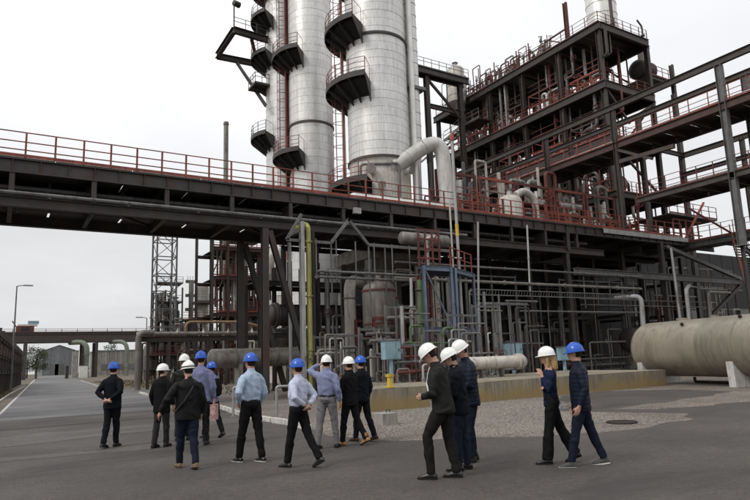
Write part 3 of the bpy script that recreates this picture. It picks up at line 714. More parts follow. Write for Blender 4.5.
# things on its decks
rng = random.Random(21)
def vert_vessel(x, y, z0, h, r, mt, label, group=None, bands=True, name='vertical_vessel', legs=True):
    v = T(name, label, 'vessel', (x, y, z0), group)
    b = z0+(.7 if legs else .05)
    v.part('shell', MB().lathe([(0, b), (r*.6, b+.08), (r, b+.45), (r, b+h-.5), (r*.85, b+h-.22), (r*.5, b+h-.05), (0, b+h)], (x, y, 0), seg=22), M[mt], True)
    if bands:
        for k in range(1, max(2, int(h/1.3))): v.part('band', MB().lathe([(r+.002, b+k*1.2), (r+.035, b+k*1.2), (r+.035, b+k*1.2+.09), (r+.002, b+k*1.2+.09)], (x, y, 0), seg=22), M[mt], True)
    v.part('top_nozzle', MB().tube([(x, y, b+h-.1), (x, y, b+h+.45)], r*.22, 10), M[mt], True)
    v.flange((x, y, b+h+.45), (0,0,1), r*.34, M['grey'], t=.08)
    if legs:
        for a in (45, 135, 225, 315): v.part('leg', MB().box(x+math.cos(R(a))*r*.8-.06, y+math.sin(R(a))*r*.8-.06, z0+.02, x+math.cos(R(a))*r*.8+.06, y+math.sin(R(a))*r*.8+.06, b+.5), M['grey'])
    return v
def horiz_vessel(p, q, r, mt, label, group=None, z0=None, heads=True, name='horizontal_vessel', saddle='grey', nb=4, flg=False):
    p = Vector(p); q = Vector(q); a = (q-p); L = a.length; ax = a.normalized()
    v = T(name, label, 'vessel', (p.x, p.y, z0 if z0 is not None else p.z-r-.4), group)
    e = r*.45
    v.part('shell', MB().lathe([(0, -e), (r*.35, -e*.93), (r*.7, -e*.68), (r*.93, -e*.3), (r, 0), (r, L), (r*.93, L+e*.3), (r*.7, L+e*.68), (r*.35, L+e*.93), (0, L+e)], p, ax, 26), M[mt], True)
    for k in range(1, nb): v.part('band', MB().lathe([(r+.003, L*k/nb-.04), (r+.025, L*k/nb-.04), (r+.025, L*k/nb+.04), (r+.003, L*k/nb+.04)], p, ax, 26), M[mt], True)
    if flg:
        for zz in (.25, L-.25): v.part('flange', MB().lathe([(r, zz-.12), (r*1.14, zz-.12), (r*1.14, zz-.02), (r*1.05, zz-.02), (r*1.05, zz+.02), (r*1.14, zz+.02), (r*1.14, zz+.12), (r, zz+.12)], p, ax, 26), M['grey'], True)
    if z0 is not None:
        s_ = Vector((-ax.y, ax.x, 0))
        for k in (.2, .8):
            c = p+ax*(L*k)
            v.part('saddle', MB().prof(c-ax*.1, c+ax*.1, [(-r*.85, z0-c.z), (r*.85, z0-c.z), (r*.8, -r*.45), (r*.4, -r*.93), (0, -r*1.01), (-r*.4, -r*.93), (-r*.8, -r*.45)]), M[saddle])
    return v
def pipework(name, label, cat, loc, runs, group=None, mts=('grey','galv','gpipe','dark2'), rng=rng, valves=.5, vm='dred', r0=.05, r1=.14):
    """runs: function giving a polyline for the k-th pipe"""
    s = T(name, label, cat, loc, group)
    for k, pts in enumerate(runs):
        r = rng.uniform(r0, r1); m_ = M[rng.choice(mts)]
        s.pipe(pts, r, m_, bend=r*2.6, seg=8)
        for a, b in zip(pts, pts[1:]):
            a = Vector(a); b = Vector(b); L = (b-a).length
            if L > 1.2 and rng.random() < valves:
                c = a+(b-a)*rng.uniform(.3, .7); d = (b-a).normalized()
                s.valve(c, r*1.1, m_, M[vm], Vector((-.5,-.85,0)) if abs(d.z) > .6 else (0,0,1))
                s.flange(c-d*r*2, d, r*1.6, m_, t=.05); s.flange(c+d*r*2, d, r*1.6, m_, t=.05)
    return s
# riser forests between the decks, set just inside the front edge
for li in range(4):
    z0, z1 = LV[li], LV[li+1]
    for bi in range(5):
        ya, yb = cols_y[bi], cols_y[bi+1]; runs = []
        for k in range(9):
            yy = rng.uniform(ya+.3, yb-.3); xx = XM+(rng.uniform(.25, 2.2) if k < 6 else rng.uniform(4.5, 7.3))
            if rng.random() < .55: runs.append([(xx, yy, z0+.05), (xx, yy, z1-.7)])
            else:
                zm = rng.uniform(z0+1, z1-2); y2_ = yy+rng.choice((-1, 1))*rng.uniform(.8, 2.2)
                runs.append([(xx, yy, z0+.05), (xx, yy, zm), (xx, y2_, zm), (xx, y2_, z1-.7)])
        pipework('riser_bank', '%s risers %s, %s bay from near corner' % (('grey and rusty', 'dull grey', 'thin grey', 'tall grey')[li], ('on the deck level with the bridge', 'one deck above the bridge', 'two decks above the bridge', 'just below the roof deck')[li], ('first', 'second', 'third', 'fourth', 'fifth')[bi]),
            'pipes', (XM+1, (ya+yb)/2, z0), runs, mts=('grey', 'gpipe', 'dark2', 'dred', 'lgrey', 'grey'), valves=.35, r0=.06, r1=.17)
ws = [('insul', 'pale'), ('gpipe', 'grey'), ('white', 'white'), ('dark2', 'brown')]
vi = 0
for li, bi, kind, mt, r, desc in ((0,1,'v','insul',.9,'pale lagged vertical vessel on the bridge level deck of the process structure'), (0,2,'h','white',.6,'white horizontal drum on the bridge level deck of the process structure'),
        (1,0,'h','gpipe',.7,'grey horizontal drum at the near corner, one deck above the bridge'), (1,2,'v','gpipe',.8,'stubby grey vertical vessel midway along the first deck above the bridge'),
        (1,3,'h','insul',.6,'pale drum far along the first deck above the bridge'), (2,0,'v','gpipe',.85,'dark vertical vessel on the second deck near the corner of the structure'),
        (2,2,'h','white',.55,'white horizontal drum on the second deck in the middle of the structure'), (2,4,'v','insul',.7,'pale vessel at the far end of the second deck'),
        (3,1,'h','gpipe',.8,'grey drum under the roof deck in the second bay'), (3,3,'v','gpipe',.8,'grey vessel under the roof deck in the fourth bay')):
    yy = (cols_y[bi]+cols_y[bi+1])/2; z = LV[li]
    if kind == 'v': vert_vessel(XM+3.4, yy, z, 3.6, r, mt, desc)
    else: horiz_vessel((XM+3.0, yy-1.4, z+r+.7), (XM+3.0, yy+1.4, z+r+.7), r, mt, desc, z0=z+.03)
# red platforms, frames and white lagging crowding the lower decks
g = random.Random(61)
for li, z in enumerate((ZD, LV[1], LV[2], LV[3])):
    for bi in range(5):
        ya, yb = cols_y[bi]+.3, cols_y[bi+1]-.3
        nm_ = ('red service platform frame on the %s deck, %s bay of the process structure' % (('bridge level', 'second', 'third', 'fourth')[li], ('nearest', 'second', 'middle', 'fourth', 'farthest')[bi]))
        t = T('service_platform', nm_, 'frame', (XM+1.2, ya, z)); h = g.uniform(1.6, 2.9); m_ = M[('red', 'dred', 'brown')[(li+bi) % 3]]
        for yy in np.linspace(ya, yb, 4):
            for xx in (XM+.7, XM+2.2): t.bar((xx, yy, z+.03), (xx, yy, z+h), .1, .1, m_, 'post')
        for hh in (h*.5, h):
            t.bar((XM+.7, ya, z+hh), (XM+.7, yb, z+hh), .12, .16, m_, 'rail')
        for hh in (.55, 1.1): t.bar((XM+.7, ya, z+h+hh), (XM+.7, yb, z+h+hh), .05, .05, m_, 'handrail')
        t.box((XM+.7, ya, z+h+.09, XM+2.3, yb, z+h+.12), M['dark'], 'floor_plate')
        for k in range(4):
            yy = g.uniform(ya, yb); y2_ = min(yb, max(ya, yy+g.uniform(-2, 2))); zz = z+g.uniform(.5, h)
            t.pipe([(XM+g.uniform(.4, 1.2), yy, z), (XM+.9, yy, zz), (XM+.9, y2_, zz), (XM+1.6, y2_, z+.2)], g.uniform(.07, .2), M[g.choice(('insul', 'white', 'lgrey', 'gpipe'))], seg=9)
        t.bar((XM+.65, ya, z+.2), (XM+.65, yb, z+h), .08, .08, m_, 'brace')
# tall risers, cross headers and lagged bends between the bridge deck and the rack above it
g = random.Random(91)
for gi, (x0, x1, lab) in enumerate(((26, 30, 'tall risers and bends behind the elbow pipe and the tall pale pole'), (30, 34, 'tall risers and bends behind the pale green domed vessel'), (34, 38, 'tall risers and bends above the first white drum'),
        (38, 42, 'tall risers and bends above the second pale drum'), (42, 46, 'tall risers and bends at the foot of the process structure corner'))):
    runs = []
    for k in range(9):
        xx = g.uniform(x0, x1); yy = g.uniform(34.6, 39); zt_ = g.uniform(13, 17.4); ty = g.random()
        if ty < .35: runs.append([(xx, yy, ZD), (xx, yy, zt_)])
        elif ty < .75: x2 = xx+g.uniform(-2, 2); runs.append([(xx, yy, ZD), (xx, yy, zt_), (x2, yy, zt_), (x2, yy, ZD+g.uniform(0, 2))])
        else: runs.append([(x0-.5, yy, zt_-2), (x1+.5, yy, zt_-2)])
    t = pipework('riser_group', lab, 'pipes', ((x0+x1)/2, 36, ZD), runs, mts=('insul', 'lgrey', 'gpipe', 'dred', 'grey', 'white'), rng=g, valves=.45, r0=.06, r1=.24, vm='red')
    for xx in (x0+.2, x1-.2):
        t.bar((xx, 34.5, ZD), (xx, 34.5, 15.2), .18, .18, M['dred'], 'frame_post')
    for zz in (13.0, 15.1): t.bar((x0+.2, 34.5, zz), (x1-.2, 34.5, zz), .14, .2, M['red' if gi % 2 else 'dred'], 'frame_beam')
    for zz in (13.6, 14.1): t.bar((x0+.2, 34.45, zz), (x1-.2, 34.45, zz), .05, .05, M['red'], 'handrail')
    t.bar((x0+.3, 34.5, ZD+.2), (x1-.3, 34.5, 12.9), .1, .1, M['dred'], 'brace')
q = onx(636, 75, XE+1.6); dz_ = q.z
horiz_vessel((XE+.6, q.y-.9, dz_), (XE+2.4, q.y-.9, dz_), 1.05, 'dark2', 'dark round drum projecting from the right end of the process structure under its roof', name='end_drum', nb=3)
eb = T('drum_bracket', 'steel outrigger carrying the dark round drum and an outer post', 'frame', (XE+2, q.y-1, dz_-1.6))
eb.box((XE+.1, q.y-2.6, dz_-1.45, XE+4.2, q.y+.6, dz_-1.36), M['dark'], 'floor_plate'); eb.beam((XE+.1, q.y-2.6, dz_-1.65), (XE+4.2, q.y-2.6, dz_-1.65), .25, .4, M['dark2'], 'beam')
eb.beam((XE+4.0, q.y-2.5, 0), (XE+4.0, q.y-2.5, Z3_-1.5), .36, .36, M['dark2'], 'column', up=(0,1,0)); eb.rail((XE+.1, q.y-2.6, dz_-1.36), (XE+4.2, q.y-2.6, dz_-1.36), M['dred'], each=False)
eb.pipe([(XE+1.4, q.y-.9, dz_+1.1), (XE+1.4, q.y-.9, dz_+2.9)], .3, M['gpipe'])
# roof deck clutter against the sky
vert_vessel(50.6, 37.3, Z3_, 6.5, 1.5, 'white', 'big white vessel at the near corner of the roof deck')
q = onx(452, 100, 48.5)
xq = XM-1.5
qv = onx(457, 100, XM-1.2)
vv = vert_vessel(qv.x, qv.y, zrow(qv.x, qv.y, 112), zrow(qv.x, qv.y, 66)-zrow(qv.x, qv.y, 112)-.8, 1.05, 'insul', 'tall beige domed vessel at the far left end of the roof deck')
for gi in range(5):
    ya = 41.5+gi*3.5; runs = []
    for k in range(13):
        yy = ya+rng.uniform(0, 3.3); xx = XM+rng.uniform(.4, 2.4); hh = rng.uniform(1.2, 3.0+.3*gi)
        if rng.random() < .5: runs.append([(xx, yy, Z3_+.03), (xx, yy, Z3_+hh)])
        else: runs.append([(xx, yy, Z3_+.03), (xx, yy, Z3_+hh), (xx, yy+rng.uniform(.6, 1.5), Z3_+hh), (xx, yy+1.2, Z3_+.5)])
    s = pipework('valve_manifold', '%s manifold of thin pipes and valve wheels on the roof deck against the sky' % ('nearest red', 'second reddish', 'middle', 'fourth grey', 'farthest grey')[gi], 'manifold', (XM+1, ya, Z3_), runs, mts=('dred', 'grey', 'dred') if gi < 3 else ('grey', 'galv', 'gpipe'), valves=0, r0=.04, r1=.09)
    for k in range(9):
        c = Vector((XM+rng.uniform(.4, 2.4), ya+rng.uniform(0, 3.3), Z3_+rng.uniform(.8, 2.2)))
        s.pipe([(c.x, c.y, Z3_+.03), c], .05, M['grey'], seg=6); s.valve(c, .11, M['grey'], M['grey'], (rng.uniform(-.4,.4), rng.uniform(-.5,.5), 1))
    s.bar((XM+.4, ya, Z3_+1.1), (XM+.4, ya+3.3, Z3_+1.1), .1, .1, M['dred'], 'support_rail')
dv_ = T('davit', 'dark red post with a slanted davit arm on the near half of the roof deck', 'crane', (47, 39, Z3_))
dq = onx(567, 30, XM+.8)
dv_.beam((dq.x, dq.y, Z3_), (dq.x, dq.y, Z3_+4.5), .35, .35, M['dred'], 'post', up=(0,1,0))
dv_.bar((dq.x, dq.y+.2, Z3_+1.7), (dq.x, dq.y+3.0, Z3_+1.6), .14, .14, M['dark2'], 'arm')
dv_.bar((dq.x, dq.y+3.0, Z3_+.03), (dq.x, dq.y+3.0, Z3_+1.9), .12, .12, M['dark2'], 'arm_support')
dv_.bar((dq.x, dq.y+.3, Z3_+.2), (dq.x, dq.y+2.4, Z3_+1.5), .12, .12, M['dred'], 'brace')
for i, (px, h) in enumerate(((612, 3.8), (641, 1.9))):
    q = ony(px, 20, YM0+.6); vp_ = T('vent_pipe', ('tall dark vent pipe at the near corner of the roof deck', 'short hooked vent pipe at the right end of the roof deck')[i], 'pipe', (q.x, q.y, Z3_))
    pts = [(q.x, q.y, Z3_), (q.x, q.y, Z3_+h)] if i == 0 else [(q.x, q.y, Z3_), (q.x, q.y, Z3_+h), (q.x-.7, q.y, Z3_+h+.5)]
    vp_.pipe(pts, (.16, .09)[i], M['dark2'], seg=8); vp_.flange((q.x, q.y, Z3_+.9), (0,0,1), .22, M['grey'])
# walkway from tower 3 to the structure and the stair
wk = T('walkway', 'high railed walkway joining the widest tower to the roof deck', 'walkway', (30, 48, 0))
wz = 25.6
a = ony(419, 68, 52); wz = a.z
b = HZ(452, 77, wz)
wk.box((a.x-6, a.y-.5, wz-.1, b.x+2, a.y+.5, wz), M['dark'], 'floor_plate')
wk.beam((a.x-6, a.y-.5, wz-.4), (b.x+2, a.y-.5, wz-.4), .3, .7, M['dark'], 'girder')
wk.beam((a.x-6, a.y+.5, wz-.4), (b.x+2, a.y+.5, wz-.4), .3, .7, M['dark'], 'girder')
wk.rail((a.x-6, a.y-.5, wz), (b.x+2, a.y-.5, wz), M['grey'], each=False)
for xx in (a.x+.9, b.x+1): wk.beam((xx, a.y, 0), (xx, a.y, wz-.75), .5, .5, M['dark2'], 'column', up=(0,1,0))
wk.bar((a.x+1, a.y, wz-1), (b.x+1, a.y, wz-5), .25, .25, M['dark2'], 'brace')
wk.beam((a.x+1, a.y, wz-4.2), (b.x+1, a.y, wz-4.2), .3, .5, M['dark2'], 'beam')
def stair(name, label, p, q, w, mt, rm, n=None, side=(0,1,0)):
    p = Vector(p); q = Vector(q); d = Vector(side)*w; st = T(name, label, 'stair', p)
    for o_ in (Vector((0,0,0)), d):
        st.part('stringer', MB().bar(p+o_, q+o_, .05, .26), mt)
        mb = MB().tube([p+o_+Vector((0,0,1.0)), q+o_+Vector((0,0,1.0))], .022, 5).tube([p+o_+Vector((0,0,.55)), q+o_+Vector((0,0,.55))], .018, 5)
        for k in range(6): c = p+(q-p)*(k/5)+o_; mb.box(c.x-.02, c.y-.02, c.z, c.x+.02, c.y+.02, c.z+1.0)
        st.part('stair_rail', mb, rm)
    n = n or int(abs(q.z-p.z)/.2)
    h = (q-p).normalized(); h.z = 0; h.normalize()
    for k in range(1, n):
        c = p+(q-p)*(k/n); e = h*.13
        st.part('tread', MB().bar(c+Vector((0,0,0))+d*.03, c+d*.97, .26, .035), mt)
    return st
s0 = onx(466, 128, XM-.9); s1 = onx(427, 163, XM-.9)
stair('access_stair', 'steep grey stair behind the white elbow pipe beside the process structure', s0, (s1.x, s1.y, s1.z), -.9, M['grey'], M['grey'], side=(1,0,0))
sp = T('stair_landing', 'landing at the head of the stair left of the process structure', 'platform', s0)
sp.box((s0.x-1.0, s0.y-3.5, s0.z-.25, s0.x+.85, s0.y, s0.z-.1), M['dark'], 'platform_floor')
sp.rail((s0.x-1.0, s0.y-3.5, s0.z-.1), (s0.x-1.0, s0.y, s0.z-.1), M['grey'], each=False)

# ------------------------------------------------------------------ pipe rack on the right, running toward the viewer
XR, XR2 = 40.0, 43.2
rk = T('pipe_rack', 'high steel pipe rack running from the process structure out past the right edge', 'rack', (XR, 24, 0))
ZL5, ZL2, ZL1 = 12.95, 17.8, 20.65
rk.beam((XR, 9, ZL1), (XR, 49, ZL1), .26, .48, M['dark2'], 'top_beam')
rk.beam((XR2, 9, ZL1-.1), (XR2, 49, ZL1-.1), .26, .4, M['dark2'], 'top_beam')
rk.beam((XR, 9, ZL2-.28), (XR, 46, ZL2-.28), .28, .55, M['brown'], 'deck_beam')
rk.beam((XR2, 9, ZL2-.28), (XR2, 46, ZL2-.28), .28, .55, M['dark2'], 'deck_beam')
rk.beam((XR, 9, ZL5-.2), (XR, 28, ZL5-.2), .26, .42, M['dark2'], 'deck_beam')
rk.beam((XR2, 9, ZL5-.2), (XR2, 28, ZL5-.2), .26, .42, M['dark2'], 'deck_beam')
yA = onx(727, 130, XR).y; yB = 29.4
for xx in (XR, XR2):
    if xx == XR:
        zq = zrow(XR, yA, 246); rk.beam((xx, yA, 0), (xx, yA, zq), .2, .2, M['dark'], 'lower_column', up=(0,1,0)); rk.box((xx-.35, yA-.35, zq, xx+.35, yA+.35, zq+.08), M['grey'], 'base_plate'); rk.beam((xx+.2, yA, zq-.2), (47.5, yA+2.5, zq-.2), .2, .3, M['dark2'], 'transfer_beam')
    for yy in (yA, yB, 36.5, 45.5, yA-9):
        rk.beam((xx, yy, ZD+.06 if yB <= yy < 40 else (zq+.08 if (xx == XR and yy == yA) else 0)), (xx, yy, ZL1-.25), .42 if yy in (yA,) else .34, .42 if yy in (yA,) else .34, M['grey'] if yy == yA else M['dark2'], 'column', up=(0,1,0))
yy = 9.5
while yy < 46:
    rk.box((XR+.15, yy-.95, ZL2-.03, XR2-.15, yy+.95, ZL2+.01), M['dark'], 'floor_plate')
    rk.beam((XR+.15, yy, ZL2-.3), (XR2-.15, yy, ZL2-.3), .16, .3, M['dark2'], 'cross_beam')
    if yy < 28: rk.box((XR+.15, yy-.95, ZL5-.03, XR2-.15, yy+.95, ZL5+.01), M['dark'], 'floor_plate'); rk.beam((XR+.15, yy, ZL5-.25), (XR2-.15, yy, ZL5-.25), .16, .26, M['dark2'], 'cross_beam')
    yy += 1.98
rk.rail((XR+.02, 9, ZL2), (XR+.02, 46, ZL2), M['red'], 1.1, 1.4, .024, .055)
rk.rail((XR2, 9, ZL2), (XR2, 46, ZL2), M['red'], 1.1, 1.8, .022, .05, each=False)
rk.rail((XR+.02, 9, ZL5), (XR+.02, 28, ZL5), M['dred'], 1.1, 1.2, .024, .055)
rk.rail((XR2, 9, ZL5), (XR2, 28, ZL5), M['dred'], each=False)
rk.bar((XR, yB, ZL2-.6), (XR, yB-3.0, ZL5+2.6), .2, .2, M['dark2'], 'brace')
rk.bar((XR, yB-.2, ZL5+3.2), (XR, yB-4.8, ZL5+3.0), .25, .3, M['dark2'], 'beam')
for i, (xx, rr, mt, lab) in enumerate(((XR+.7, .16, 'lgrey', 'pale grey line nearest the front rail of the high right rack'), (XR+1.4, .22, 'gpipe', 'thick lagged line in the middle of the high right rack'), (XR+2.3, .13, 'dred', 'dull red line at the back of the high right rack'))):
    p = T('rack_pipe', lab, 'pipe', (xx, 9, ZL2)); p.pipe([(xx, 9, ZL2+.15+rr), (xx, 45, ZL2+.15+rr)], rr, M[mt])
    for yy in range(11, 45, 4): p.part('pipe_shoe', MB().box(xx-.08, yy-.1, ZL2+.01, xx+.08, yy+.1, ZL2+.18), M['dark2'])
# second, farther rack seen through the first
r2k = T('far_rack', 'second steel rack crossing the white sky behind the high right rack', 'rack', (56, 30, 0))
XS = 56.0
zS = onx(685, 155, XS).z
r2k.beam((XS, 14, zS), (XS, 34, zS), .3, .5, M['dark2'], 'top_beam'); r2k.beam((XS, 14, zS-1.9), (XS, 34, zS-1.9), .3, .4, M['dark2'], 'beam')
for px in (680, 743): q = onx(px, 150, XS); r2k.beam((XS, q.y, 0), (XS, q.y, zS+(6.5 if px == 680 else 0)), .36, .36, M['dark2'], 'column', up=(0,1,0))
r2k.rail((XS, 14, zS-4.2), (XS, 34, zS-4.2), M['grey'], each=False); r2k.beam((XS, 14, zS-4.4), (XS, 34, zS-4.4), .3, .4, M['dark2'], 'deck_beam')
r2k.beam((48, 33.6, zS), (XS, 33.6, zS), .26, .4, M['dark2'], 'beam'); r2k.box((47, 30, ZL5-.1, 54, 33.6, ZL5), M['dark'], 'floor_plate')
r2k.rail((47, 30, ZL5), (54, 30, ZL5), M['dred'], each=False)

# corner platform and stair at the far right of the bridge
cp = T('corner_platform', 'red railed steel platform at the right end of the pipe bridge above the stair', 'platform', (48, 27, 0))
cp.box((47.5, 22.5, 10.22, 52, 33, 10.28), M['dark'], 'floor_plate')
cp.beam((47.6, 22.4, 10.0), (47.6, 33, 10.0), .26, .42, M['grey'], 'beam'); cp.beam((47.6, 22.5, 10.0), (52, 22.5, 10.0), .26, .42, M['dark2'], 'beam')
for yy in (24.5, 27, 29.5, 32): cp.beam((47.7, yy, 10.0), (52, yy, 10.0), .18, .34, M['dark'], 'beam')
cp.rail((47.6, 22.5, 10.28), (47.6, 29.0, 10.28), M['red'], 1.1, .9); cp.rail((47.6, 22.5, 10.28), (52, 22.5, 10.28), M['red'], 1.1, .9)
for xx, yy in ((47.8, 22.8), (51.8, 22.8), (51.8, 32.6)): cp.beam((xx, yy, 0), (xx, yy, 9.8), .3, .3, M['dark2'], 'column', up=(0,1,0))
for k in range(5):
    cp.bar((47.9+k*.9, 30.4, 10.3), (47.9+k*.9, 30.4, 12.6), .1, .1, M['red'], 'frame_post')
for z in (11.4, 12.6): cp.bar((47.8, 30.4, z), (52, 30.4, z), .1, .1, M['red'], 'frame_rail')
cp.bar((47.8, 29.6, 10.4), (51.5, 29.6, 14.2), .14, .14, M['red'], 'brace'); cp.bar((47.6, 25.5, 10.4), (47.6, 28.8, 13.2), .14, .14, M['dred'], 'brace')
sa = HZ(735, 237, 10.25); 
sq = ony(757, 300, sa.y-4.2)
stair('bridge_stair', 'dark open stair with red rails descending at the right edge of the picture', (sa.x-.8, sa.y-.1, 10.2), (sq.x-.9, sq.y, sq.z), 1.9, M['dark'], M['red'], n=22, side=(1,0,0))
lo = T('lower_landing', 'red railed landing where the right hand stair reaches the lower level', 'platform', (sq.x, sq.y-1.5, sq.z))
lo.box((sq.x-1.2, sq.y-2.2, sq.z-.2, sq.x+1.6, sq.y-.1, sq.z-.08), M['dark'], 'floor_plate'); lo.rail((sq.x-1.2, sq.y-2.2, sq.z-.08), (sq.x-1.2, sq.y-.1, sq.z-.08), M['red'], each=False)
for dx in (-1.1, 1.5): lo.beam((sq.x+dx, sq.y-1.1, 0), (sq.x+dx, sq.y-1.1, sq.z-.2), .2, .2, M['brown'], 'column', up=(0,1,0))

# ------------------------------------------------------------------ equipment beneath the bridge and on the plinth
tb = T('tower_table', 'concrete table on four thick legs that carries the widest tower', 'foundation', (TX, y3, 0))
tb.box((TX-2.6, y3-2.6, 8.4, TX+2.6, y3+2.6, 9.3), M['concrete'], 'slab')
for a in (-2, 2):
    for b in (-2, 2): tb.box((TX+a-.45, y3+b-.45, 0, TX+a+.45, y3+b+.45, 8.4), M['gpipe'], 'leg')
rng = random.Random(33)
# grey steel post and the yellow riser near the column
Yp = 27.4
q = ony(304, 390, Yp)
gp = T('service_post', 'tall pale grey steel post beside the yellow riser under the bridge', 'post', (q.x, Yp, 0))
gp.beam((q.x, Yp, 0), (q.x, Yp, 8.6), .2, .24, M['lgrey'], 'post', up=(0,1,0)); gp.box((q.x-.2, Yp-.2, 0, q.x+.2, Yp+.2, .05), M['grey'], 'base_plate')
gp.bar((q.x, Yp, 8.2), (q.x, 29, 8.2), .15, .2, M['grey'], 'bracket')
q = ony(310.5, 370, Yp)
yr = T('yellow_riser', 'yellow green gas riser pipe running up to the bridge with a black channel beside it', 'pipe', (q.x, Yp, 0))
yr.pipe([(q.x, Yp, .6), (q.x, Yp, 8.55), (q.x, 29.6, 8.55)], .13, M['ypipe'], bend=.5, seg=14)
for z in (1.5, 2.3, 4.9, 7.6): yr.flange((q.x, Yp, z), (0,0,1), .19, M['ypipe'])
yr.valve((q.x, Yp, 1.9), .10, M['ypipe'], M['dark2'], (-.5,-.85,0))
yr.bar((q.x+.26, Yp+.05, .4), (q.x+.26, Yp+.05, 8.2), .14, .16, M['black'], 'channel')  # black bar alongside the yellow riser
q = ony(291, 380, 29.8)
g2 = T('thin_riser', 'thin pale riser pipe left of the yellow riser', 'pipe', (q.x, 29.8, 0)); g2.pipe([(q.x, 29.8, 0), (q.x, 29.8, 8.0)], .09, M['lgrey'])
g2.flange((q.x, 29.8, 1.6), (0,0,1), .16, M['grey'])
# long drum and the exchangers to its right
def HV(px0, py0, px1, y, r, mt, label, nm='horizontal_vessel', saddle='concrete', nb=6, z0=0, flg=False):
    a = ony(px0, py0, y); b = ony(px1, py0, y)
    return horiz_vessel((a.x+r*.3, y, a.z), (b.x, y, a.z), r, mt, label, z0=z0, name=nm, saddle=saddle, nb=nb, flg=flg)
HV(209, 359, 335, 32.2, .50, 'gpipe', 'long grey horizontal drum with a rounded left end behind the man in light blue', 'long_drum')
HV(268, 315, 362, 36.5, .68, 'dark2', 'upper dark horizontal exchanger stacked behind the yellow riser', z0=3.6, saddle='dark', flg=True)
HV(262, 340, 350, 37.0, .72, 'gpipe', 'lower dark horizontal exchanger stacked behind the yellow riser', z0=.3, flg=True)
ex = T('exchanger_rack', 'dark two level steel frame holding the stacked exchangers behind the yellow riser', 'frame', (15, 37, 0))
exa, exb = ony(258, 330, 36).x, ony(368, 330, 36).x
for xx in np.linspace(exa, exb, 5):
    for yy in (35.6, 38.2): ex.beam((xx, yy, 0), (xx, yy, 8.0), .24, .24, M['dark'], 'column', up=(0,1,0))
for z in (3.4, 6.6):
    for yy in (35.6, 38.2): ex.beam((exa, yy, z), (exb, yy, z), .2, .3, M['dark'], 'beam')
ex.box((exa, 35.7, 6.76, exb, 38.1, 6.8), M['dark'], 'floor_plate')
# fat elbow pipes and the domed vessel
Ye = 31.5
e0 = ony(351, 345, Ye); e1 = ony(351, 278, Ye)
ep = T('elbow_duct', 'fat pale grey elbow duct left of the domed brown vessel', 'pipe', (e0.x, Ye, 0))
ep.pipe([(e0.x, Ye, 1.2), (e0.x, Ye, e1.z-.1), (e0.x+2.0, Ye+1.5, e1.z-.1)], .34, M['insul'], bend=.8, seg=18)
for z in (2.2, e1.z-1.2): ep.flange((e0.x, Ye, z), (0,0,1), .42, M['gpipe'])
ep2 = T('inner_elbow', 'smaller grey elbow pipe nested inside the fat elbow duct', 'pipe', (e0.x+.9, Ye-.6, 0))
ep2.pipe([(e0.x+.85, Ye-.7, 2.6), (e0.x+.85, Ye-.7, e1.z-.55), (e0.x+2.2, Ye-.7, e1.z-.45)], .2, M['gpipe'], bend=.5, seg=14)
v0 = ony(379, 300, 28.5)
dvz = ony(379, 282, 28.5).z
dvv = T('domed_vessel', 'brown grey domed vertical vessel on a red frame behind the plinth', 'vessel', (v0.x, 28.5, ZP))
dvv.part('shell', MB().lathe([(0, 3.0), (.55, 3.05), (.86, 3.3), (.9, 3.5), (.9, dvz-.45), (.8, dvz-.2), (.5, dvz-.04), (0, dvz)], (v0.x, 28.5, 0), seg=30), M['gpipe'], True)
for z in (3.6, dvz-.5): dvv.part('band', MB().lathe([(.9, z-.05), (.94, z-.05), (.94, z+.05), (.9, z+.05)], (v0.x, 28.5, 0), seg=30), M['dred'], True)
dvv.part('top_nozzle', MB().tube([(v0.x, 28.5, dvz-.1), (v0.x, 28.5, dvz+.4)], .16, 12), M['gpipe'], True)
for sx_, sy_ in ((-.95,-.95), (.95,-.95), (-.95,.95), (.95,.95)):
    dvv.beam((v0.x+sx_, 28.5+sy_, 0), (v0.x+sx_, 28.5+sy_, 3.9), .13, .13, M['dred'], 'leg', up=(0,1,0))
for z in (3.0, 3.85): dvv.bar((v0.x-1.0, 27.5, z), (v0.x+1.0, 27.5, z), .12, .16, M['dred'], 'frame_rail'); dvv.bar((v0.x-1.0, 29.5, z), (v0.x+1.0, 29.5, z), .12, .16, M['dred'], 'frame_rail')
# suspended drum below the bridge deck
a = ony(402, 238, 27.6)
hd = horiz_vessel((a.x, 27.6, a.z), (ony(446, 238, 27.6).x, 27.6, a.z), .36, 'gpipe', 'grey suspended drum hanging just under the bridge left of the blue frame', name='hanging_drum', nb=3)
xh0 = ony(385, 240, 27.6).x
hg = T('hanger_frame', 'grey pipe hanger frame slung below the bridge around the suspended drum', 'frame', (a.x, 27.6, 5))
hg.bar((a.x-2.2, 27.5, a.z-.55), (a.x+3.1, 27.5, a.z-.55), .14, .16, M['grey'], 'beam'); hg.bar((a.x-2.2, 27.5, a.z-.55), (a.x-3.4, 27.5, a.z+.75), .12, .14, M['grey'], 'brace')
hg.bar((a.x-6.8, 27.5, a.z-.6), (a.x-4.4, 27.5, a.z-.6), .12, .14, M['grey'], 'beam'); hg.bar((a.x-4.4, 27.5, a.z-.6), (a.x-3.3, 27.5, a.z+.75), .12, .14, M['grey'], 'brace'); hg.bar((a.x-6.8, 27.5, a.z-.6), (a.x-6.0, 27.5, a.z+.75), .12, .14, M['grey'], 'brace')
for dx in (-2.2, .6, 3.0): hg.bar((a.x+dx, 27.5, a.z-.55), (a.x+dx, 27.5, 7.7), .07, .07, M['grey'], 'hanging_rod')
for dx in (-4.4, -2.2, -1.2): hg.bar((a.x+dx, 27.5, a.z-.6), (a.x+dx, 27.5, 4.6), .06, .06, M['grey'], 'hanging_rod')
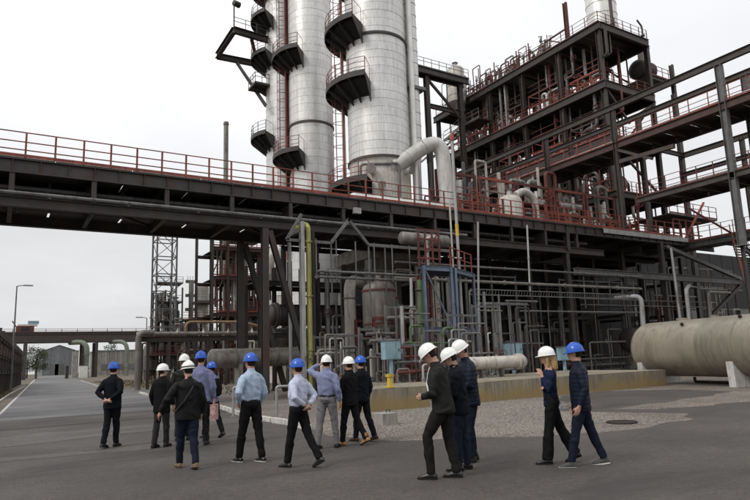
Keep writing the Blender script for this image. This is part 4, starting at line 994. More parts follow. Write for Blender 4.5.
# the blue frame
Yb = 25.0
bxl, bxm, bxr = ony(427, 340, Yb).x, ony(462, 340, Yb-.6).x, ony(477, 340, Yb+1.6).x
zb = ony(462, 266, Yb-.6).z
bf = T('blue_frame', 'blue steel frame with a platform and red lattice standing on the plinth', 'frame', (bxl, Yb, ZP))
cn = [(bxl, Yb), (bxm, Yb), (bxl+1.0, Yb+1.6), (bxr, Yb+1.6)]
for cx_, cy_ in cn + [(bxm+.28, Yb)]: bf.beam((cx_, cy_, ZP), (cx_, cy_, zb), .135, .135, M['blue'], 'leg', up=(0,1,0))
for z in (zb-.1, 3.1):
    for p, q in ((cn[0], cn[1]), (cn[1], cn[3]), (cn[2], cn[3]), (cn[0], cn[2])): bf.beam((p[0], p[1], z), (q[0], q[1], z), .16, .24, M['blue'], 'beam')
bf.part('platform_floor', MB().add([(cn[i][0], cn[i][1], z) for z in (zb, zb+.05) for i in (0, 1, 3, 2)], [(3,2,1,0), (4,5,6,7), (0,1,5,4), (1,2,6,5), (2,3,7,6), (3,0,4,7)]), M['dark2'])
bf.bar((bxl+.1, Yb, zb-.2), (bxm-.1, Yb, 3.2), .06, .08, M['blue'], 'brace')
rl = T('red_lattice', 'red lattice cage and rails on top of the blue frame', 'frame', (bxl, Yb, zb))
for xx in np.linspace(bxl+.1, bxm-.3, 4): rl.bar((xx, Yb+.5, zb+.05), (xx, Yb+.5, zb+1.9), .08, .08, M['dred'], 'post')
rl.bar((bxl+.1, Yb+.52, zb+.1), (bxm-.3, Yb+.52, zb+1.9), .06, .06, M['dred'], 'brace'); rl.pipe([(bxl+.9, Yb+.9, zb), (bxl+.9, Yb+.9, zb+1.7), (bxm, Yb+.9, zb+1.7)], .12, M['insul'])
for z in (.5, 1.0, 1.5, 2.0): rl.bar((bxl, Yb+.5, zb+z), (bxm-.2, Yb+.5, zb+z), .07, .09, M['dred'], 'rail')
for z in (.6, 1.1): rl.bar((bxm-.1, Yb, zb+z), (bxr, Yb+1.7, zb+z), .05, .05, M['red'], 'rail')
for k in range(4): rl.bar((bxm+(bxr-bxm)*k/3, Yb+1.7*k/3, zb+.05), (bxm+(bxr-bxm)*k/3, Yb+1.7*k/3, zb+1.1), .05, .05, M['red'], 'post')
rp = T('red_rack', 'dull red pipework rack standing inside the blue frame', 'rack', (bxl+1, Yb+1, ZP))
for xx in np.linspace(bxl+.5, bxm-.4, 4): rp.bar((xx, Yb+1.3, ZP), (xx, Yb+1.3, zb-.3), .13, .13, M['dred'], 'post')
for z in (1.6, 2.6, 3.6, 4.4): rp.bar((bxl+.4, Yb+1.3, z), (bxm-.3, Yb+1.3, z), .1, .12, M['dred'], 'rail')
rp.box((bxl+.5, Yb+1.5, 1.7, bxm-.4, Yb+1.55, 4.4), M['brown'], 'back_panel')
# tall pole through the bridge with the sprinkler head
q = ony(461, 300, 26.6)
pz = zrow(q.x, 26.6, 141)
tp = T('tall_pole', 'tall thin pale pole rising in front of the bridge railing beside the elbow pipe', 'pole', (q.x, 26.6, ZP))
tp.pipe([(q.x, 26.6, ZP), (q.x, 26.6, pz)], .085, M['lgrey'], seg=10); tp.part('red_cap', MB().lathe([(0,0),(.12,0),(.14,.25),(.06,.5),(0,.52)], (q.x, 26.6, pz), seg=10), M['red'], True)
tp.part('yellow_band', MB().lathe([(.1, zrow(q.x, 26.6, 236)), (.1, zrow(q.x, 26.6, 224))], (q.x, 26.6, 0), seg=10), M['yellow'], True)
q = ony(455, 300, 26.0)
tp2 = T('thin_pole', 'thin rusty pole just left of the tall pale pole', 'pole', (q.x, 26.0, ZP)); tp2.pipe([(q.x, 26, ZP), (q.x, 26, zrow(q.x, 26, 200))], .05, M['insul'], seg=8)
tp2.flange((q.x, 26, 4.5), (0,0,1), .1, M['grey'])
def L3(name, label, px0, py0, px1, py1, y, r, mt, **k):
    a = ony(px0, py0, y); b = ony(px1, py1, y); t = T(name, label, 'pipe', (b.x, y, b.z)); t.pipe([a, b], r, M[mt], seg=10)
    for f in k.get('fl', (.5,)): t.flange(a+(b-a)*f, b-a, r*1.6, M[mt])
    return t
L3('service_pipe', 'thin grey pipe hanging under the bridge right of the blue frame', 527, 225, 530, 292, 28.4, .06, 'lgrey')
L3('service_pipe', 'pale vertical pipe between the domed vessel and the blue frame', 411, 278, 412, 335, 25.5, .075, 'lgrey')
L3('green_riser', 'green vertical riser pipe left of the blue frame', 420, 280, 421, 378, 26.0, .17, 'green', fl=(.1, .45, .8))
L3('service_pipe', 'thin pale pipe rising beside the right leg of the blue frame', 478, 222, 479, 380, 27.2, .06, 'lgrey')
L3('service_pipe', 'long slanting white pole right of the last bridge column', 671, 248, 680, 318, 26.0, .085, 'lgrey', fl=())
gl = T('green_line', 'green pipe line with an arched end crossing low in front of the blue frame', 'pipe', (bxl, 23.6, 2))
p0, p1, p2 = ony(405, 343, 23.6), ony(452, 343, 23.6), ony(440, 329, 23.6)
gl.pipe([p0, p1, p1+Vector((0,0,-1.2))], .055, M['green'], bend=.25); gl.pipe([ony(443, 340, 23.6), ony(443, 328, 23.6), ony(455, 328, 23.6), ony(455, 352, 23.6)], .07, M['green'], bend=.35)
gl.flange(p0+Vector((.2,0,0)), (1,0,0), .11, M['green'])
# pale blue boxes on posts
for (x0, y0_, x1, y1_, y, lab) in ((385, 341, 401, 359, 22.0, 'pale blue cabinet on a post left of the three men huddled together'), (507, 343, 523, 356, 24.5, 'pale blue cabinet on a post behind the short thick pipe'),
        (561, 347, 572, 360, 23.2, 'small pale blue cabinet between the two people walking on the right')):
    a, b = ony(x0, y0_, y), ony(x1, y1_, y); t = T('control_cabinet', lab, 'cabinet', ((a.x+b.x)/2, y, ZP))
    t.box((a.x, y, b.z, b.x, y+.35, a.z), M['teal'], 'casing'); t.box((a.x+.04, y-.02, b.z+.04, b.x-.04, y-.003, a.z-.04), M['teal'], 'door')
    t.box((b.x-.12, y-.05, (a.z+b.z)/2-.06, b.x-.09, y-.02, (a.z+b.z)/2+.06), M['dark'], 'handle')
    t.bar(((a.x+b.x)/2, y+.2, ZP), ((a.x+b.x)/2, y+.2, b.z), .12, .12, M['teal'], 'post'); t.box((a.x-.05, y-.04, a.z, b.x+.05, y+.4, a.z+.03), M['grey'], 'rain_cover')
# short thick pipe right of the huddled men
a = ony(464, 364, 21.6)
st = T('flanged_pipe', 'short thick rusty horizontal pipe with a bright domed end on the plinth', 'pipe', (a.x, 21.6, ZP))
b = ony(524, 364, 21.6)
st.part('shell', MB().lathe([(0, 0), (.29, 0), (.29, b.x-a.x-.35)], (a.x, 21.6, a.z), (1,0,0), 22), M['insul'], True)
st.part('end_flange', MB().lathe([(.29, 0), (.37, 0), (.37, .1), (.33, .1), (.33, .14), (.37, .14), (.37, .24), (.29, .24)], (b.x-.5, 21.6, a.z), (1,0,0), 22), M['insul'], True)
st.part('domed_end', MB().lathe([(.34, 0), (.33, .12), (.26, .24), (.14, .32), (0, .34)], (b.x-.26, 21.6, a.z), (1,0,0), 22), M['lgrey'], True)
for dx in (.9, 2.1): st.box((a.x+dx, 21.5, ZP, a.x+dx+.12, 21.7, a.z-.2), M['grey'], 'support')
# lots of smaller pipework on and behind the plinth
def skid(px0, px1, y, ztop, n, label, mts=('grey','galv','gpipe','lgrey','dark2'), seed=1, valves=.6, r0=.03, r1=.08, vm='dred', frame='grey', z0=None):
    g = random.Random(seed); z0 = .01 if z0 is None else z0
    a = ony(px0, 360, y).x; b = ony(px1, 360, y).x; runs = []
    for k in range(n):
        xx = g.uniform(a, b); yy = y+g.uniform(-.6, .8); zt_ = g.uniform(z0+.8, ztop)
        ty = g.random()
        if ty < .3: runs.append([(xx, yy, z0), (xx, yy, zt_)])
        elif ty < .7:
            x2 = min(b, max(a, xx+g.choice((-1,1))*g.uniform(.5, 1.8))); runs.append([(xx, yy, z0), (xx, yy, zt_), (x2, yy, zt_), (x2, yy, z0+g.uniform(0, .8))])
        else:
            zh = g.uniform(z0+.4, ztop); runs.append([(a, yy, zh), (b, yy, zh)] if g.random() < .5 else [(xx, yy, z0), (xx, yy, zh), (b, yy, zh)])
    s = pipework('pipework_skid', label, 'pipework', ((a+b)/2, y, z0), runs, mts=mts, rng=g, valves=valves, vm=vm, r0=r0, r1=r1)
    for xx in (a, (a+b)/2, b):
        s.bar((xx, y+.9, z0), (xx, y+.9, ztop), .09, .09, M[frame], 'frame_post')
    for z in (z0+.9, ztop-.1): s.bar((a, y+.9, z), (b, y+.9, z), .08, .1, M[frame], 'frame_rail')
    return s
skid(322, 345, 26.5, 3.0, 11, 'pale tangle of valves and short pipes behind the man with raised arm', ('insul','lgrey','gpipe'), 2)
skid(345, 372, 25.2, 3.0, 12, 'valve cluster low in front of the domed vessel', ('insul','grey','galv'), 3)
skid(370, 400, 23.6, 3.2, 12, 'pipe cluster around the legs of the domed vessel', ('grey','gpipe','dark2','galv'), 4)
skid(398, 428, 23.4, 4.2, 14, 'tall pipe tangle around the green riser', ('grey','galv','green','gpipe'), 5)
skid(400, 432, 21.8, 2.4, 12, 'low valve tangle left of the huddled men', ('grey','lgrey','gpipe','dred'), 6)
skid(428, 462, 23.2, 3.6, 12, 'pipework inside the lower bay of the blue frame', ('grey','galv','gpipe','blue'), 7)
skid(462, 492, 22.8, 3.8, 14, 'pipework directly behind the man in the quilted jacket', ('grey','galv','lgrey','gpipe'), 8)
skid(486, 512, 24.2, 4.4, 12, 'grey pipework above the short thick rusty pipe', ('grey','dark2','gpipe','galv'), 9)
skid(508, 540, 26.5, 4.8, 11, 'dim pipework beside the black louvres', ('grey','dark2'), 10, r1=.07)
skid(430, 480, 28.2, 7.0, 16, 'tall dim pipework rising behind the blue frame to the bridge', ('grey','gpipe','insul','lgrey'), 11, r1=.12)
skid(480, 530, 31.0, 7.2, 16, 'tall dim pipework in the bay left of the black louvres', ('grey','gpipe','lgrey'), 12, r1=.13)
skid(376, 430, 31.0, 7.2, 16, 'tall dim pipework behind the domed vessel', ('grey','gpipe','dark2','dred'), 13, r1=.14)
skid(318, 350, 33.5, 7.2, 12, 'dim pipework beneath the middle tower', ('grey','gpipe','dark2'), 14, r1=.12, z0=0)
skid(572, 640, 36.5, 7.0, 14, 'dim grey pipework in the deep shade behind the rods', ('grey','dark2','dark2'), 15, r1=.12, z0=0)
skid(640, 740, 38.5, 8.5, 16, 'dim pipework behind the diagonal truss braces', ('grey','dark2','gpipe'), 16, r1=.14, z0=0)
skid(655, 700, 34.2, 9.6, 18, 'dense dim pipework filling the bay right of the last bridge column', ('grey','dark2','gpipe','dred'), 17, r1=.16, z0=0)
skid(700, 752, 34.2, 9.6, 18, 'dense dim pipework at the right edge behind the bent pipes', ('grey','dark2','gpipe','dred'), 18, r1=.16, z0=0)
skid(530, 575, 34.8, 7.3, 16, 'dim pipe tangle behind the second bridge column', ('grey','dark2','gpipe','lgrey'), 19, r1=.13, z0=0)
skid(575, 640, 31.0, 7.2, 16, 'dim pipework just behind the hanging rods', ('grey','dark2','gpipe'), 20, r1=.10, z0=0)
# cable tray and horizontal lines across the bay
ct = T('cable_tray', 'long ladder like cable tray crossing the dark bays beneath the bridge', 'tray', (30, 28.2, 5))
p, q = ony(470, 289, 28.0), ony(640, 294, 28.0); zc_ = p.z
for dz in (0, .32): ct.bar((p.x, 28, zc_-dz), (q.x, 28, zc_-dz), .05, .06, M['grey'], 'side_rail')
k = 0; xx = p.x
while xx < q.x: ct.bar((xx, 28, zc_-.31), (xx+.1, 28, zc_), .025, .025, M['grey'], 'rung'); xx += .24; k += 1
for i, (py, mt, r, lab) in enumerate(((262, 'grey', .07, 'upper thin line crossing the dark bays above the cable tray'), (278, 'gpipe', .1, 'lagged line crossing the bays between the upper thin line and the cable tray'), (311, 'grey', .05, 'lowest thin rail like line crossing the dark bays below the cable tray'))):
    a, b = ony(395 if i < 2 else 520, py, 28.6-i*.3), ony(640, py, 28.6-i*.3); t = T('cross_line', lab, 'pipe', (a.x, 28.6, a.z)); t.pipe([(a.x, 28.6-i*.3, a.z), (b.x, 28.6-i*.3, a.z)], r, M[mt])
    for k in range(4): t.flange((a.x+(b.x-a.x)*(k+.5)/4, 28.6-i*.3, a.z), (1,0,0), r*1.6, M[mt])
hr = T('header_line', 'grey double header pipe running from the service post to the blue frame', 'pipe', (14, 26.8, 5))
for k, py in enumerate((271, 276)):
    a, b = ony(318, py, 26.8), ony(430, py+2, 26.8); hr.pipe([(a.x, 26.8+k*.3, a.z), (b.x, 26.8+k*.3, a.z)], .07, M['grey'])
for k in range(6): hr.bar((a.x+k*1.1, 26.95, a.z-.12), (a.x+k*1.1, 26.95, 7.7), .05, .05, M['grey'], 'hanger_rod')
# white elbow lines by the tank
for (pts, r, mt, lab) in (([(632, 296), (641, 296), (644, 348)], .17, 'lgrey', 'pale elbow pipe coming down just left of the big beige tank'), ([(707, 283), (686, 290), (689, 322)], .14, 'lgrey', 'pale bent pipe behind the top of the beige tank'), ([(748, 291), (708, 292), (709, 322)], .13, 'gpipe', 'grey bent pipe behind the beige tank nearest the right edge')):
    w = [ony(px, py, 27.5) for px, py in pts]
    if len(w) == 3: w = [w[0]+Vector((0,1.5,0)), Vector((w[1].x, 27.5, w[1].z)), Vector((w[2].x, 27.5, 0.1))]
    t = T('elbow_pipe', lab, 'pipe', (w[2].x, 27.5, 0)); t.pipe(w, r, M[mt], bend=r*3, seg=14); t.flange((w[2].x, 27.5, 1.9), (0,0,1), r*1.5, M['green'] if r > .16 else M['grey'])
# dark drum end left of the beige tank
HV(627, 340, 650, 30.6, .95, 'dark2', 'dark drum end in the shade left of the beige tank', z0=.3)
# things on the bridge level deck: white drums, elbows, red frames
a = ony(352, 181, 33.9)
horiz_vessel((a.x, 33.9, ZD+1.05), (a.x+7.0, 33.9, ZD+1.05), .8, 'white', 'fat white horizontal drum behind the bridge rail below the widest tower', z0=ZD+.04)
q = ony(514, 200, 33.6)
vd = vert_vessel(q.x, 34.1, ZD+.03, 3.2, .95, 'insul', 'pale green domed vessel behind the red bridge rail right of the elbow pipe', legs=False)
gb = T('gooseneck', 'pale green gooseneck pipe looping over from the domed vessel behind the rail', 'pipe', (q.x+1, 33.6, ZD))
gb.pipe([(q.x+.2, 33.6, ZD+3.2), (q.x+1.1, 33.6, ZD+3.7), (q.x+2.2, 33.6, ZD+3.2), (q.x+2.3, 33.6, ZD)], .28, M['insul'], bend=.6, seg=14)
for i, (px, w, mt, lab) in enumerate(((556, 2.6, 'white', 'first white drum behind the bridge rail right of the gooseneck'), (592, 2.0, 'insul', 'second pale drum behind the bridge rail right of the gooseneck'), (622, 2.4, 'white', 'third white drum behind the bridge rail right of the gooseneck'), (650, 1.6, 'insul', 'fourth and smallest pale drum behind the bridge rail'))):
    q = ony(px, 220, 34.0); horiz_vessel((q.x-w/2, 34.0, ZD+.85), (q.x+w/2, 34.0, ZD+.85), .5, mt, lab, z0=ZD+.04, nb=3)
    t = T('riser_elbow', ('first', 'second', 'third', 'fourth')[i]+' bent riser behind the bridge rail right of the gooseneck', 'pipe', (q.x, 35, ZD)); t.pipe([(q.x+.4, 34.8, ZD), (q.x+.4, 34.8, ZD+2.2+.3*i), (q.x-1.2, 34.8, ZD+2.2+.3*i), (q.x-1.2, 34.8, ZD+4.2)], .14, M[mt], seg=10)
g = random.Random(77)
for i, (p0, p1) in enumerate(((452, 480), (478, 505), (536, 566), (566, 600), (600, 636), (636, 668))):
    a, b = ony(p0, 215, 33.4).x, ony(p1, 215, 33.4).x
    s = T('pipe_support', ('first', 'second', 'third', 'fourth', 'fifth', 'sixth')[i]+' red pipe support frame behind the bridge rail, counted from the elbow pipe', 'frame', (a, 33.4, ZD))
    n = 4
    for k in range(n): s.bar((a+(b-a)*k/(n-1)*.95, 33.4, ZD+.04), (a+(b-a)*k/(n-1)*.95, 33.4, ZD+g.uniform(1.6, 3.0)), .11, .11, M['red'] if (k+i) % 2 else M['dred'], 'post')
    for z in (.7, 1.5, 2.0): s.bar((a, 33.4, ZD+z), (a+(b-a)*.95, 33.4, ZD+z+g.uniform(-.1,.1)), .08, .1, M['dred'] if i % 2 else M['red'], 'rail')
    s.bar((a, 33.45, ZD+.1), (b-.4, 33.45, ZD+1.9), .08, .08, M['dred'], 'brace')
    for k in range(3):
        xx = g.uniform(a, b); s.pipe([(xx, 33.9, ZD), (xx, 33.9, ZD+g.uniform(1, 2.4)), (xx+.8, 34.3, ZD+g.uniform(1,2.4))], .09, M[g.choice(('insul','lgrey','dred'))], seg=8)
bx_ = T('orange_cabin', 'small orange red steel box behind the bridge rail left of the towers', 'box', (0,0,0))
q = ony(240, 172, 33.5); bx_.box((q.x-.55, 33.5, ZD+.3, q.x+.75, 34.3, ZD+1.15), M['tan'], 'casing'); bx_.box((q.x-.7, 33.4, ZD+1.15, q.x+.9, 34.4, ZD+1.22), M['red'], 'roof'); bx_.bar((q.x-.45, 33.7, ZD-.3), (q.x-.45, 33.7, ZD+.3), .08, .08, M['red'], 'leg'); bx_.bar((q.x+.6, 33.7, ZD-.3), (q.x+.6, 33.7, ZD+.3), .08, .08, M['red'], 'leg')
fl_ = T('floodlight', 'small pale floodlight fixed under the bridge deck near the widest tower', 'lamp', (0,0,0)); q = ony(356, 211, 28.8)
fl_.box((q.x-.2, 28.6, q.z-.17, q.x+.22, 28.85, q.z+.15), M['lgrey'], 'housing'); fl_.bar((q.x-.5, 28.8, q.z+.1), (q.x, 28.8, q.z+.1), .05, .05, M['grey'], 'arm')

# the big beige tank on the right
ta, tb_ = Vector((28.95, 20.2, 0)), Vector((27.55, 14.6, 0))
ax = (tb_-ta).normalized(); tz = 1.72; Rr = 1.36
st_ = ta-ax*.12
tk = T('storage_tank', 'big beige horizontal storage tank on pale concrete saddles at the right edge', 'tank', (28.2, 17, 0))
Ln = 12.4; s0_ = Vector((st_.x, st_.y, tz)); e = .55
nb = 6
tk.part('end_cap', MB().lathe([(0, -e), (Rr*.3, -e*.95), (Rr*.6, -e*.78), (Rr*.85, -e*.48), (Rr*.97, -e*.2), (Rr, 0)], s0_, ax, 44), M['beige'], True)
for k in range(nb): tk.part('shell_course', MB().lathe([(Rr-.006*(k % 2), Ln*k/nb+.012), (Rr-.006*(k % 2), Ln*(k+1)/nb-.012), (Rr-.02, Ln*(k+1)/nb)], s0_, ax, 44), M['beige'], True)
tk.part('inner_shell', MB().lathe([(Rr-.03, 0), (Rr-.03, Ln), (0, Ln+.4)], s0_, ax, 44), M['beige'], True)
s_ = Vector((-ax.y, ax.x, 0)); up_ = Vector((0,0,1))
if s_.x > 0: s_ = -s_
for k, (dl, hh) in enumerate(((2.2, .12), (4.2, .1), (7.2, .14))):
    c = s0_+ax*dl+up_*(Rr*.985); tk.part('manway' if k != 1 else 'top_nozzle', MB().tube([c, c+up_*hh], .26-.06*k, 16), M['beige'], True)
for dl, an in ((3.1, 52), (6.2, 62)):
    d = (s_*math.cos(R(an))+up_*math.sin(R(an))); c = s0_+ax*dl+d*(Rr-.02); tk.part('side_nozzle', MB().tube([c, c+d*.14], .075, 12), M['iron'], True)
for dl in (.3, 5.85, 11.0):
    c = s0_+ax*dl
    tk.part('saddle', MB().prof(c-ax*.18, c+ax*.18, [(-1.15, -c.z), (1.15, -c.z), (1.22, -.30), (1.0, -.94), (.55, -1.25), (0, -1.37), (-.55, -1.25), (-1.0, -.94), (-1.22, -.30)]), M['kerb'])
tk.pipe([s0_+ax*2.6+up_*(-Rr-.02), s0_+ax*2.6+up_*(-Rr-.25), s0_+ax*5.5+up_*(-Rr-.25)], .07, M['iron'], 'drain_pipe')

# yellow marker post on the plinth edge, pale block on the gravel below it
q = ony(390, 384, 18.5); zt_ = zrow(q.x, 18.5, 374)
yb = T('marker_post', 'square yellow marker post standing on the front edge of the plinth', 'post', (q.x, 18.5, ZP))
yb.box((q.x-.075, 18.42, ZP+.02, q.x+.075, 18.57, zt_-.1), M['yellow'], 'post'); yb.box((q.x-.11, 18.38, zt_-.1, q.x+.11, 18.61, zt_), M['yellow'], 'cap'); yb.box((q.x-.16, 18.36, ZP+.005, q.x+.16, 18.64, ZP+.03), M['yellow'], 'base_plate')
q0 = onz(383, 426); q1 = onz(402, 425)
blk = T('concrete_block', 'low pale concrete block sitting on the gravel in front of the yellow post', 'block', (q0.x, q0.y, 0))
blk.box((q0.x, q0.y, 0, q1.x, q0.y+.6, .3), M['concrete'], 'block'); blk.part('lifting_eye', MB().tube([(q0.x+.3, q0.y+.3, .29), (q0.x+.3, q0.y+.3, .37), (q0.x+.42, q0.y+.3, .37), (q0.x+.42, q0.y+.3, .29)], .012, 6), M['iron'])
# manhole
q = onz(622, 423)
mh = T('manhole', 'round iron manhole cover set in the gravel behind the last walker', 'cover', (q.x, q.y, 0))
mh.part('frame', MB().lathe([(.36, 0), (.36, .035), (.31, .035), (.31, .02)], (q.x, q.y, 0), seg=28), M['iron'], True)
mh.part('lid', MB().lathe([(.30, .006), (.30, .028), (0, .03)], (q.x, q.y, 0), seg=28), M['iron'], True)
# hoop barriers by the kerb
hoop = None
for i, (px, py, lab) in enumerate(((237, 417, 'grey steel hoop barrier beside the kerb left of the man in light blue'), (281, 418, 'grey steel hoop barrier half hidden between the two light shirted men'), (177, 402, 'small steel hoop barrier farther down the kerb'))):
    q = onz(px, py)
    if hoop is None:
        hoop = T('hoop_barrier', lab, 'barrier', (0,0,0), 'hoop barriers along the kerb')
        hoop.part('hoop', MB().tube([(-.33, 0, 0), (-.33, 0, .98), (.33, 0, .98), (.33, 0, 0)], .045, 10, .09), M['galv'], True)
        hoop.part('base_plate', MB().box(-.42, -.09, 0, -.24, .09, .015), M['galv']); hoop.part('base_plate', MB().box(.24, -.09, 0, .42, .09, .015), M['galv'])
        r_ = hoop.o
    else:
        r_ = hoop.o.copy(); col.objects.link(r_)
        for c in list(hoop.o.children): d = c.copy(); col.objects.link(d); d.parent = r_
        r_['label'] = lab
    r_.location = (q.x+.25, q.y+.1, 0); r_.rotation_euler = (0, 0, -.35)

# ------------------------------------------------------------------ behind: dark wall added to stand for shade on the right
bk = T('right_shade_wall', 'added dark wall standing for the shade behind the right end of the bridge', 'building', (68, 46, 0))
for i in range(26): bk.box((55.6+i*1.3, 44+(.03 if i % 2 else 0), 0, 55.6+i*1.3+1.29, 44.3, 13.5), M['shade_sheet'], 'wall_panel')
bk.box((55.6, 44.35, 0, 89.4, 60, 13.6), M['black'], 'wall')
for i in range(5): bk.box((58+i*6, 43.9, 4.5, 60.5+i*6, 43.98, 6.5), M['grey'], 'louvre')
# ------------------------------------------------------------------ the red steel structure left of the towers
g = random.Random(5)
YR0, YR1 = 62.0, 68.0
xl, xr = ony(212, 300, YR0).x, ony(263, 300, YR0).x
zt_ = zrow(ony(238,300,62).x, 62, 225)
rs = T('red_structure', 'open red and grey steel structure seen below the bridge left of the dark column', 'structure', (xl, YR0, 0))
cxs = [xl, xl+1.6, (xl+xr)/2, xr, xr+4.0]
for i, xx in enumerate(cxs):
    for yy in (YR0, YR1): rs.beam((xx, yy, 0), (xx, yy, zt_), .26, .26, M['dark2' if i in (0, 2) else 'brown'], 'column', up=(0,1,0))
for j, py in enumerate((312, 276, 247)):
    z = zrow((xl+xr)/2, YR0, py)
    rs.box((xl+.7, YR0, z-.05, xr+4, YR1, z), M['dark'], 'floor_plate')
    for yy in (YR0, YR1): rs.beam((xl, yy, z-.25), (xr+4, yy, z-.25), .22, .35, M['brown'], 'beam')
    rs.rail((xl+.1, YR0, z), (xr+4, YR0, z), M['red'] if j != 2 else M['dred'], 1.1, 1.2, .025, .06)
    rs.bar((xl, YR0, z-3), (xl+1.1, YR0, z-.4), .1, .1, M['brown'], 'brace')
    for k in range(11):
        xx = g.uniform(xl+.4, xr+1); rs.pipe([(xx, YR0+.6, max(0, z-3.2)), (xx, YR0+.6, z)], g.uniform(.05, .12), M[g.choice(('grey', 'dark2', 'dred', 'gpipe'))], seg=8)
for k, px in enumerate((236, 243)):
    q = ony(px, 280, YR0+1.2); z0 = zrow(q.x, q.y, 311); z1 = zrow(q.x, q.y, 258)
    v = T('condenser_column', ('left', 'right')[k]+' one of the two slender pale columns standing inside the red structure', 'column', (q.x, q.y, z0))
    v.part('shell', MB().lathe([(.2, z0), (.27, z0+.2), (.27, z1-.3), (.2, z1-.1), (.06, z1)], (q.x, q.y, 0), seg=16), M['lgrey'] if k else M['insul'], True)
    for n in range(4): v.flange((q.x, q.y, z0+.5+n*(z1-z0-.9)/3), (0,0,1), .31, M['insul'])
for k in range(7):
    a = ony(216+k*7, 330, YR0-1.5).x; z = g.uniform(2.0, 5.5)
    t = pipework('pipework_skid', ('first', 'second', 'third', 'fourth', 'fifth', 'sixth', 'seventh')[k]+' rusty pipe cluster', 'pipework', (a, YR0-1.5, 0),
        [[(a+g.uniform(-1,1), YR0-1.5+g.uniform(-.5,.5), 0), (a+g.uniform(-1,1)*.01+g.uniform(-1,1), YR0-1.5, z)] if False else [(a+d_, YR0-1.5, 0), (a+d_, YR0-1.5, z-d_*.3), (a+d_+.8, YR0-1.5+d_, z-d_*.3), (a+d_+.8, YR0-1.5+d_, 0)] for d_ in (-.7, -.2, .4)], rng=g, mts=('dark2', 'brown', 'insul', 'grey'), vm='dred')
    t.o['label'] = ('first', 'second', 'third', 'fourth', 'fifth', 'sixth', 'seventh')[k]+' rusty bent pipe cluster from the left below the red structure'; t.o['group'] = 'rusty pipe clusters at the foot of the red structure'
for k, (px, py0, py1, r, mt, lab) in enumerate(((268, 262, 300, .5, 'insul', 'pale vessel part hidden by the dark bridge column'), (280, 255, 285, .35, 'lgrey', 'pale drum between the dark column and its slanted brace'))):
    q = ony(px, 280, 45); z1 = zrow(q.x, 45, py0); z0 = zrow(q.x, 45, py1)
    v = vert_vessel(q.x, 45, z0, z1-z0, r, mt, lab)
# dark building closing the gap between red structure and towers
cw = T('control_building', 'dark brown building behind the stacked exchangers and the slanted brace', 'building', (30, 75, 0))
xa_ = ony(240, 330, 74).x
for i in range(14): cw.box((xa_+i*1.9, 74+(.04 if i % 2 else 0), 0, xa_+i*1.9+1.88, 74.3, 9.5), M['brick'] if i < 0 else M['dark2'], 'wall_panel')
for i in range(5): cw.box((xa_+1+i*4, 73.9, 4.6, xa_+2.6+i*4, 73.98, 5.8), M['galv'], 'window')
cw.box((xa_, 74.35, 0, xa_+26.6, 82, 9.6), M['dark'], 'wall')

# ------------------------------------------------------------------ the far pipe bridge over the road
YF = 200.0
zf = zrow(30, YF, 333)
fb = T('far_pipe_bridge', 'low far pipe bridge spanning the road in the distance', 'bridge', (6, YF, 0))
fx0, fx1 = ony(-40, 333, YF).x, ony(262, 336, YF).x
for yy in (YF, YF+5.6): fb.beam((fx0, yy, zf-1.3), (fx1, yy, zf-1.3), .8, 2.4, M['dark2'], 'girder')
fb.box((fx0, YF+.3, zf-.12, fx1, YF+5.4, zf-.02), M['dark'], 'floor_plate')
fb.rail((fx0, YF, zf), (fx1, YF, zf), M['brown'], 1.3, 4, .06, .14)
for k in range(4): fb.pipe([(fx0, YF+.9+k*1.2, zf+.35), (fx1, YF+.9+k*1.2, zf+.35)], .25+.05*(k % 2), M[('dark2', 'insul', 'gpipe', 'grey')[k]])
for px in (25, 83, 96, 152, 170):
    q = ony(px, 360, YF)
    for yy in (YF, YF+5.6): fb.beam((q.x, yy, 0), (q.x, yy, zf-2.6), .8, .8, M['dark2'], 'column', up=(0,1,0))
q = ony(260, 336, 52); 
fb2 = T('long_pipe_line', 'long pale rusty pipe line on low trestles crossing behind the walkers', 'pipe', (12, 44, 0))
YT = 56.0
a, b = ony(186, 322, YT), ony(262, 325, YT)
fb2.pipe([(a.x, YT, a.z-1.1), (a.x, YT, a.z), (ony(243,324,YT).x, YT, a.z), (b.x+.4, YT, a.z-.6)], .12, M['tan'], bend=.5)
a2 = ony(138, 334, YT); fb2.pipe([(a2.x, YT, a2.z), (b.x+.3, YT, a2.z)], .17, M['gpipe']); fb2.pipe([(a2.x, YT+.6, a2.z+.05), (b.x+.3, YT+.6, a2.z+.05)], .12, M['insul'])
fb2.beam((a2.x, YT+.2, a2.z-.45), (b.x+.3, YT+.2, a2.z-.45), .3, .45, M['dark2'], 'beam'); fb2.pipe([(a2.x, YT-.3, 0), (a2.x, YT-.3, a2.z+.1), (a2.x+1.2, YT-.1, a2.z+.1)], .26, M['gpipe'], bend=.7)
for xx in np.linspace(a2.x+.9, b.x, 7): fb2.beam((xx, YT+.2, 0), (xx, YT+.2, a2.z-.68), .22, .22, M['dark2'], 'trestle', up=(0,1,0))
for xx in np.linspace(a2.x+1, b.x-1, 5): fb2.valve((xx, YT-.05, a2.z+.1), .12, M['insul'], M['dred'])
GG = mat('grey_green_paint', (.12, .135, .105), .6, 0, .2)
for px, r, m_, lab in ((87, .7, GG, 'thick greenish arched duct dropping from the far bridge right of the road'), (127, .6, GG, 'grey green arched duct dropping from the far bridge beside the low grey building')):
    q = ony(px, 350, YF-3.0); t = T('drop_duct', lab, 'duct', (q.x, YF-3, 0)); zt_ = zf-2.6
    t.pipe([(q.x-4.2, YF+1, zt_), (q.x, YF-3, zt_), (q.x, YF-3, .0)], r, m_, bend=3.0, seg=18)
    for z in (2.5, 6.5): t.flange((q.x, YF-3, z), (0,0,1), r*1.15, M['gpipe'], t=.4)
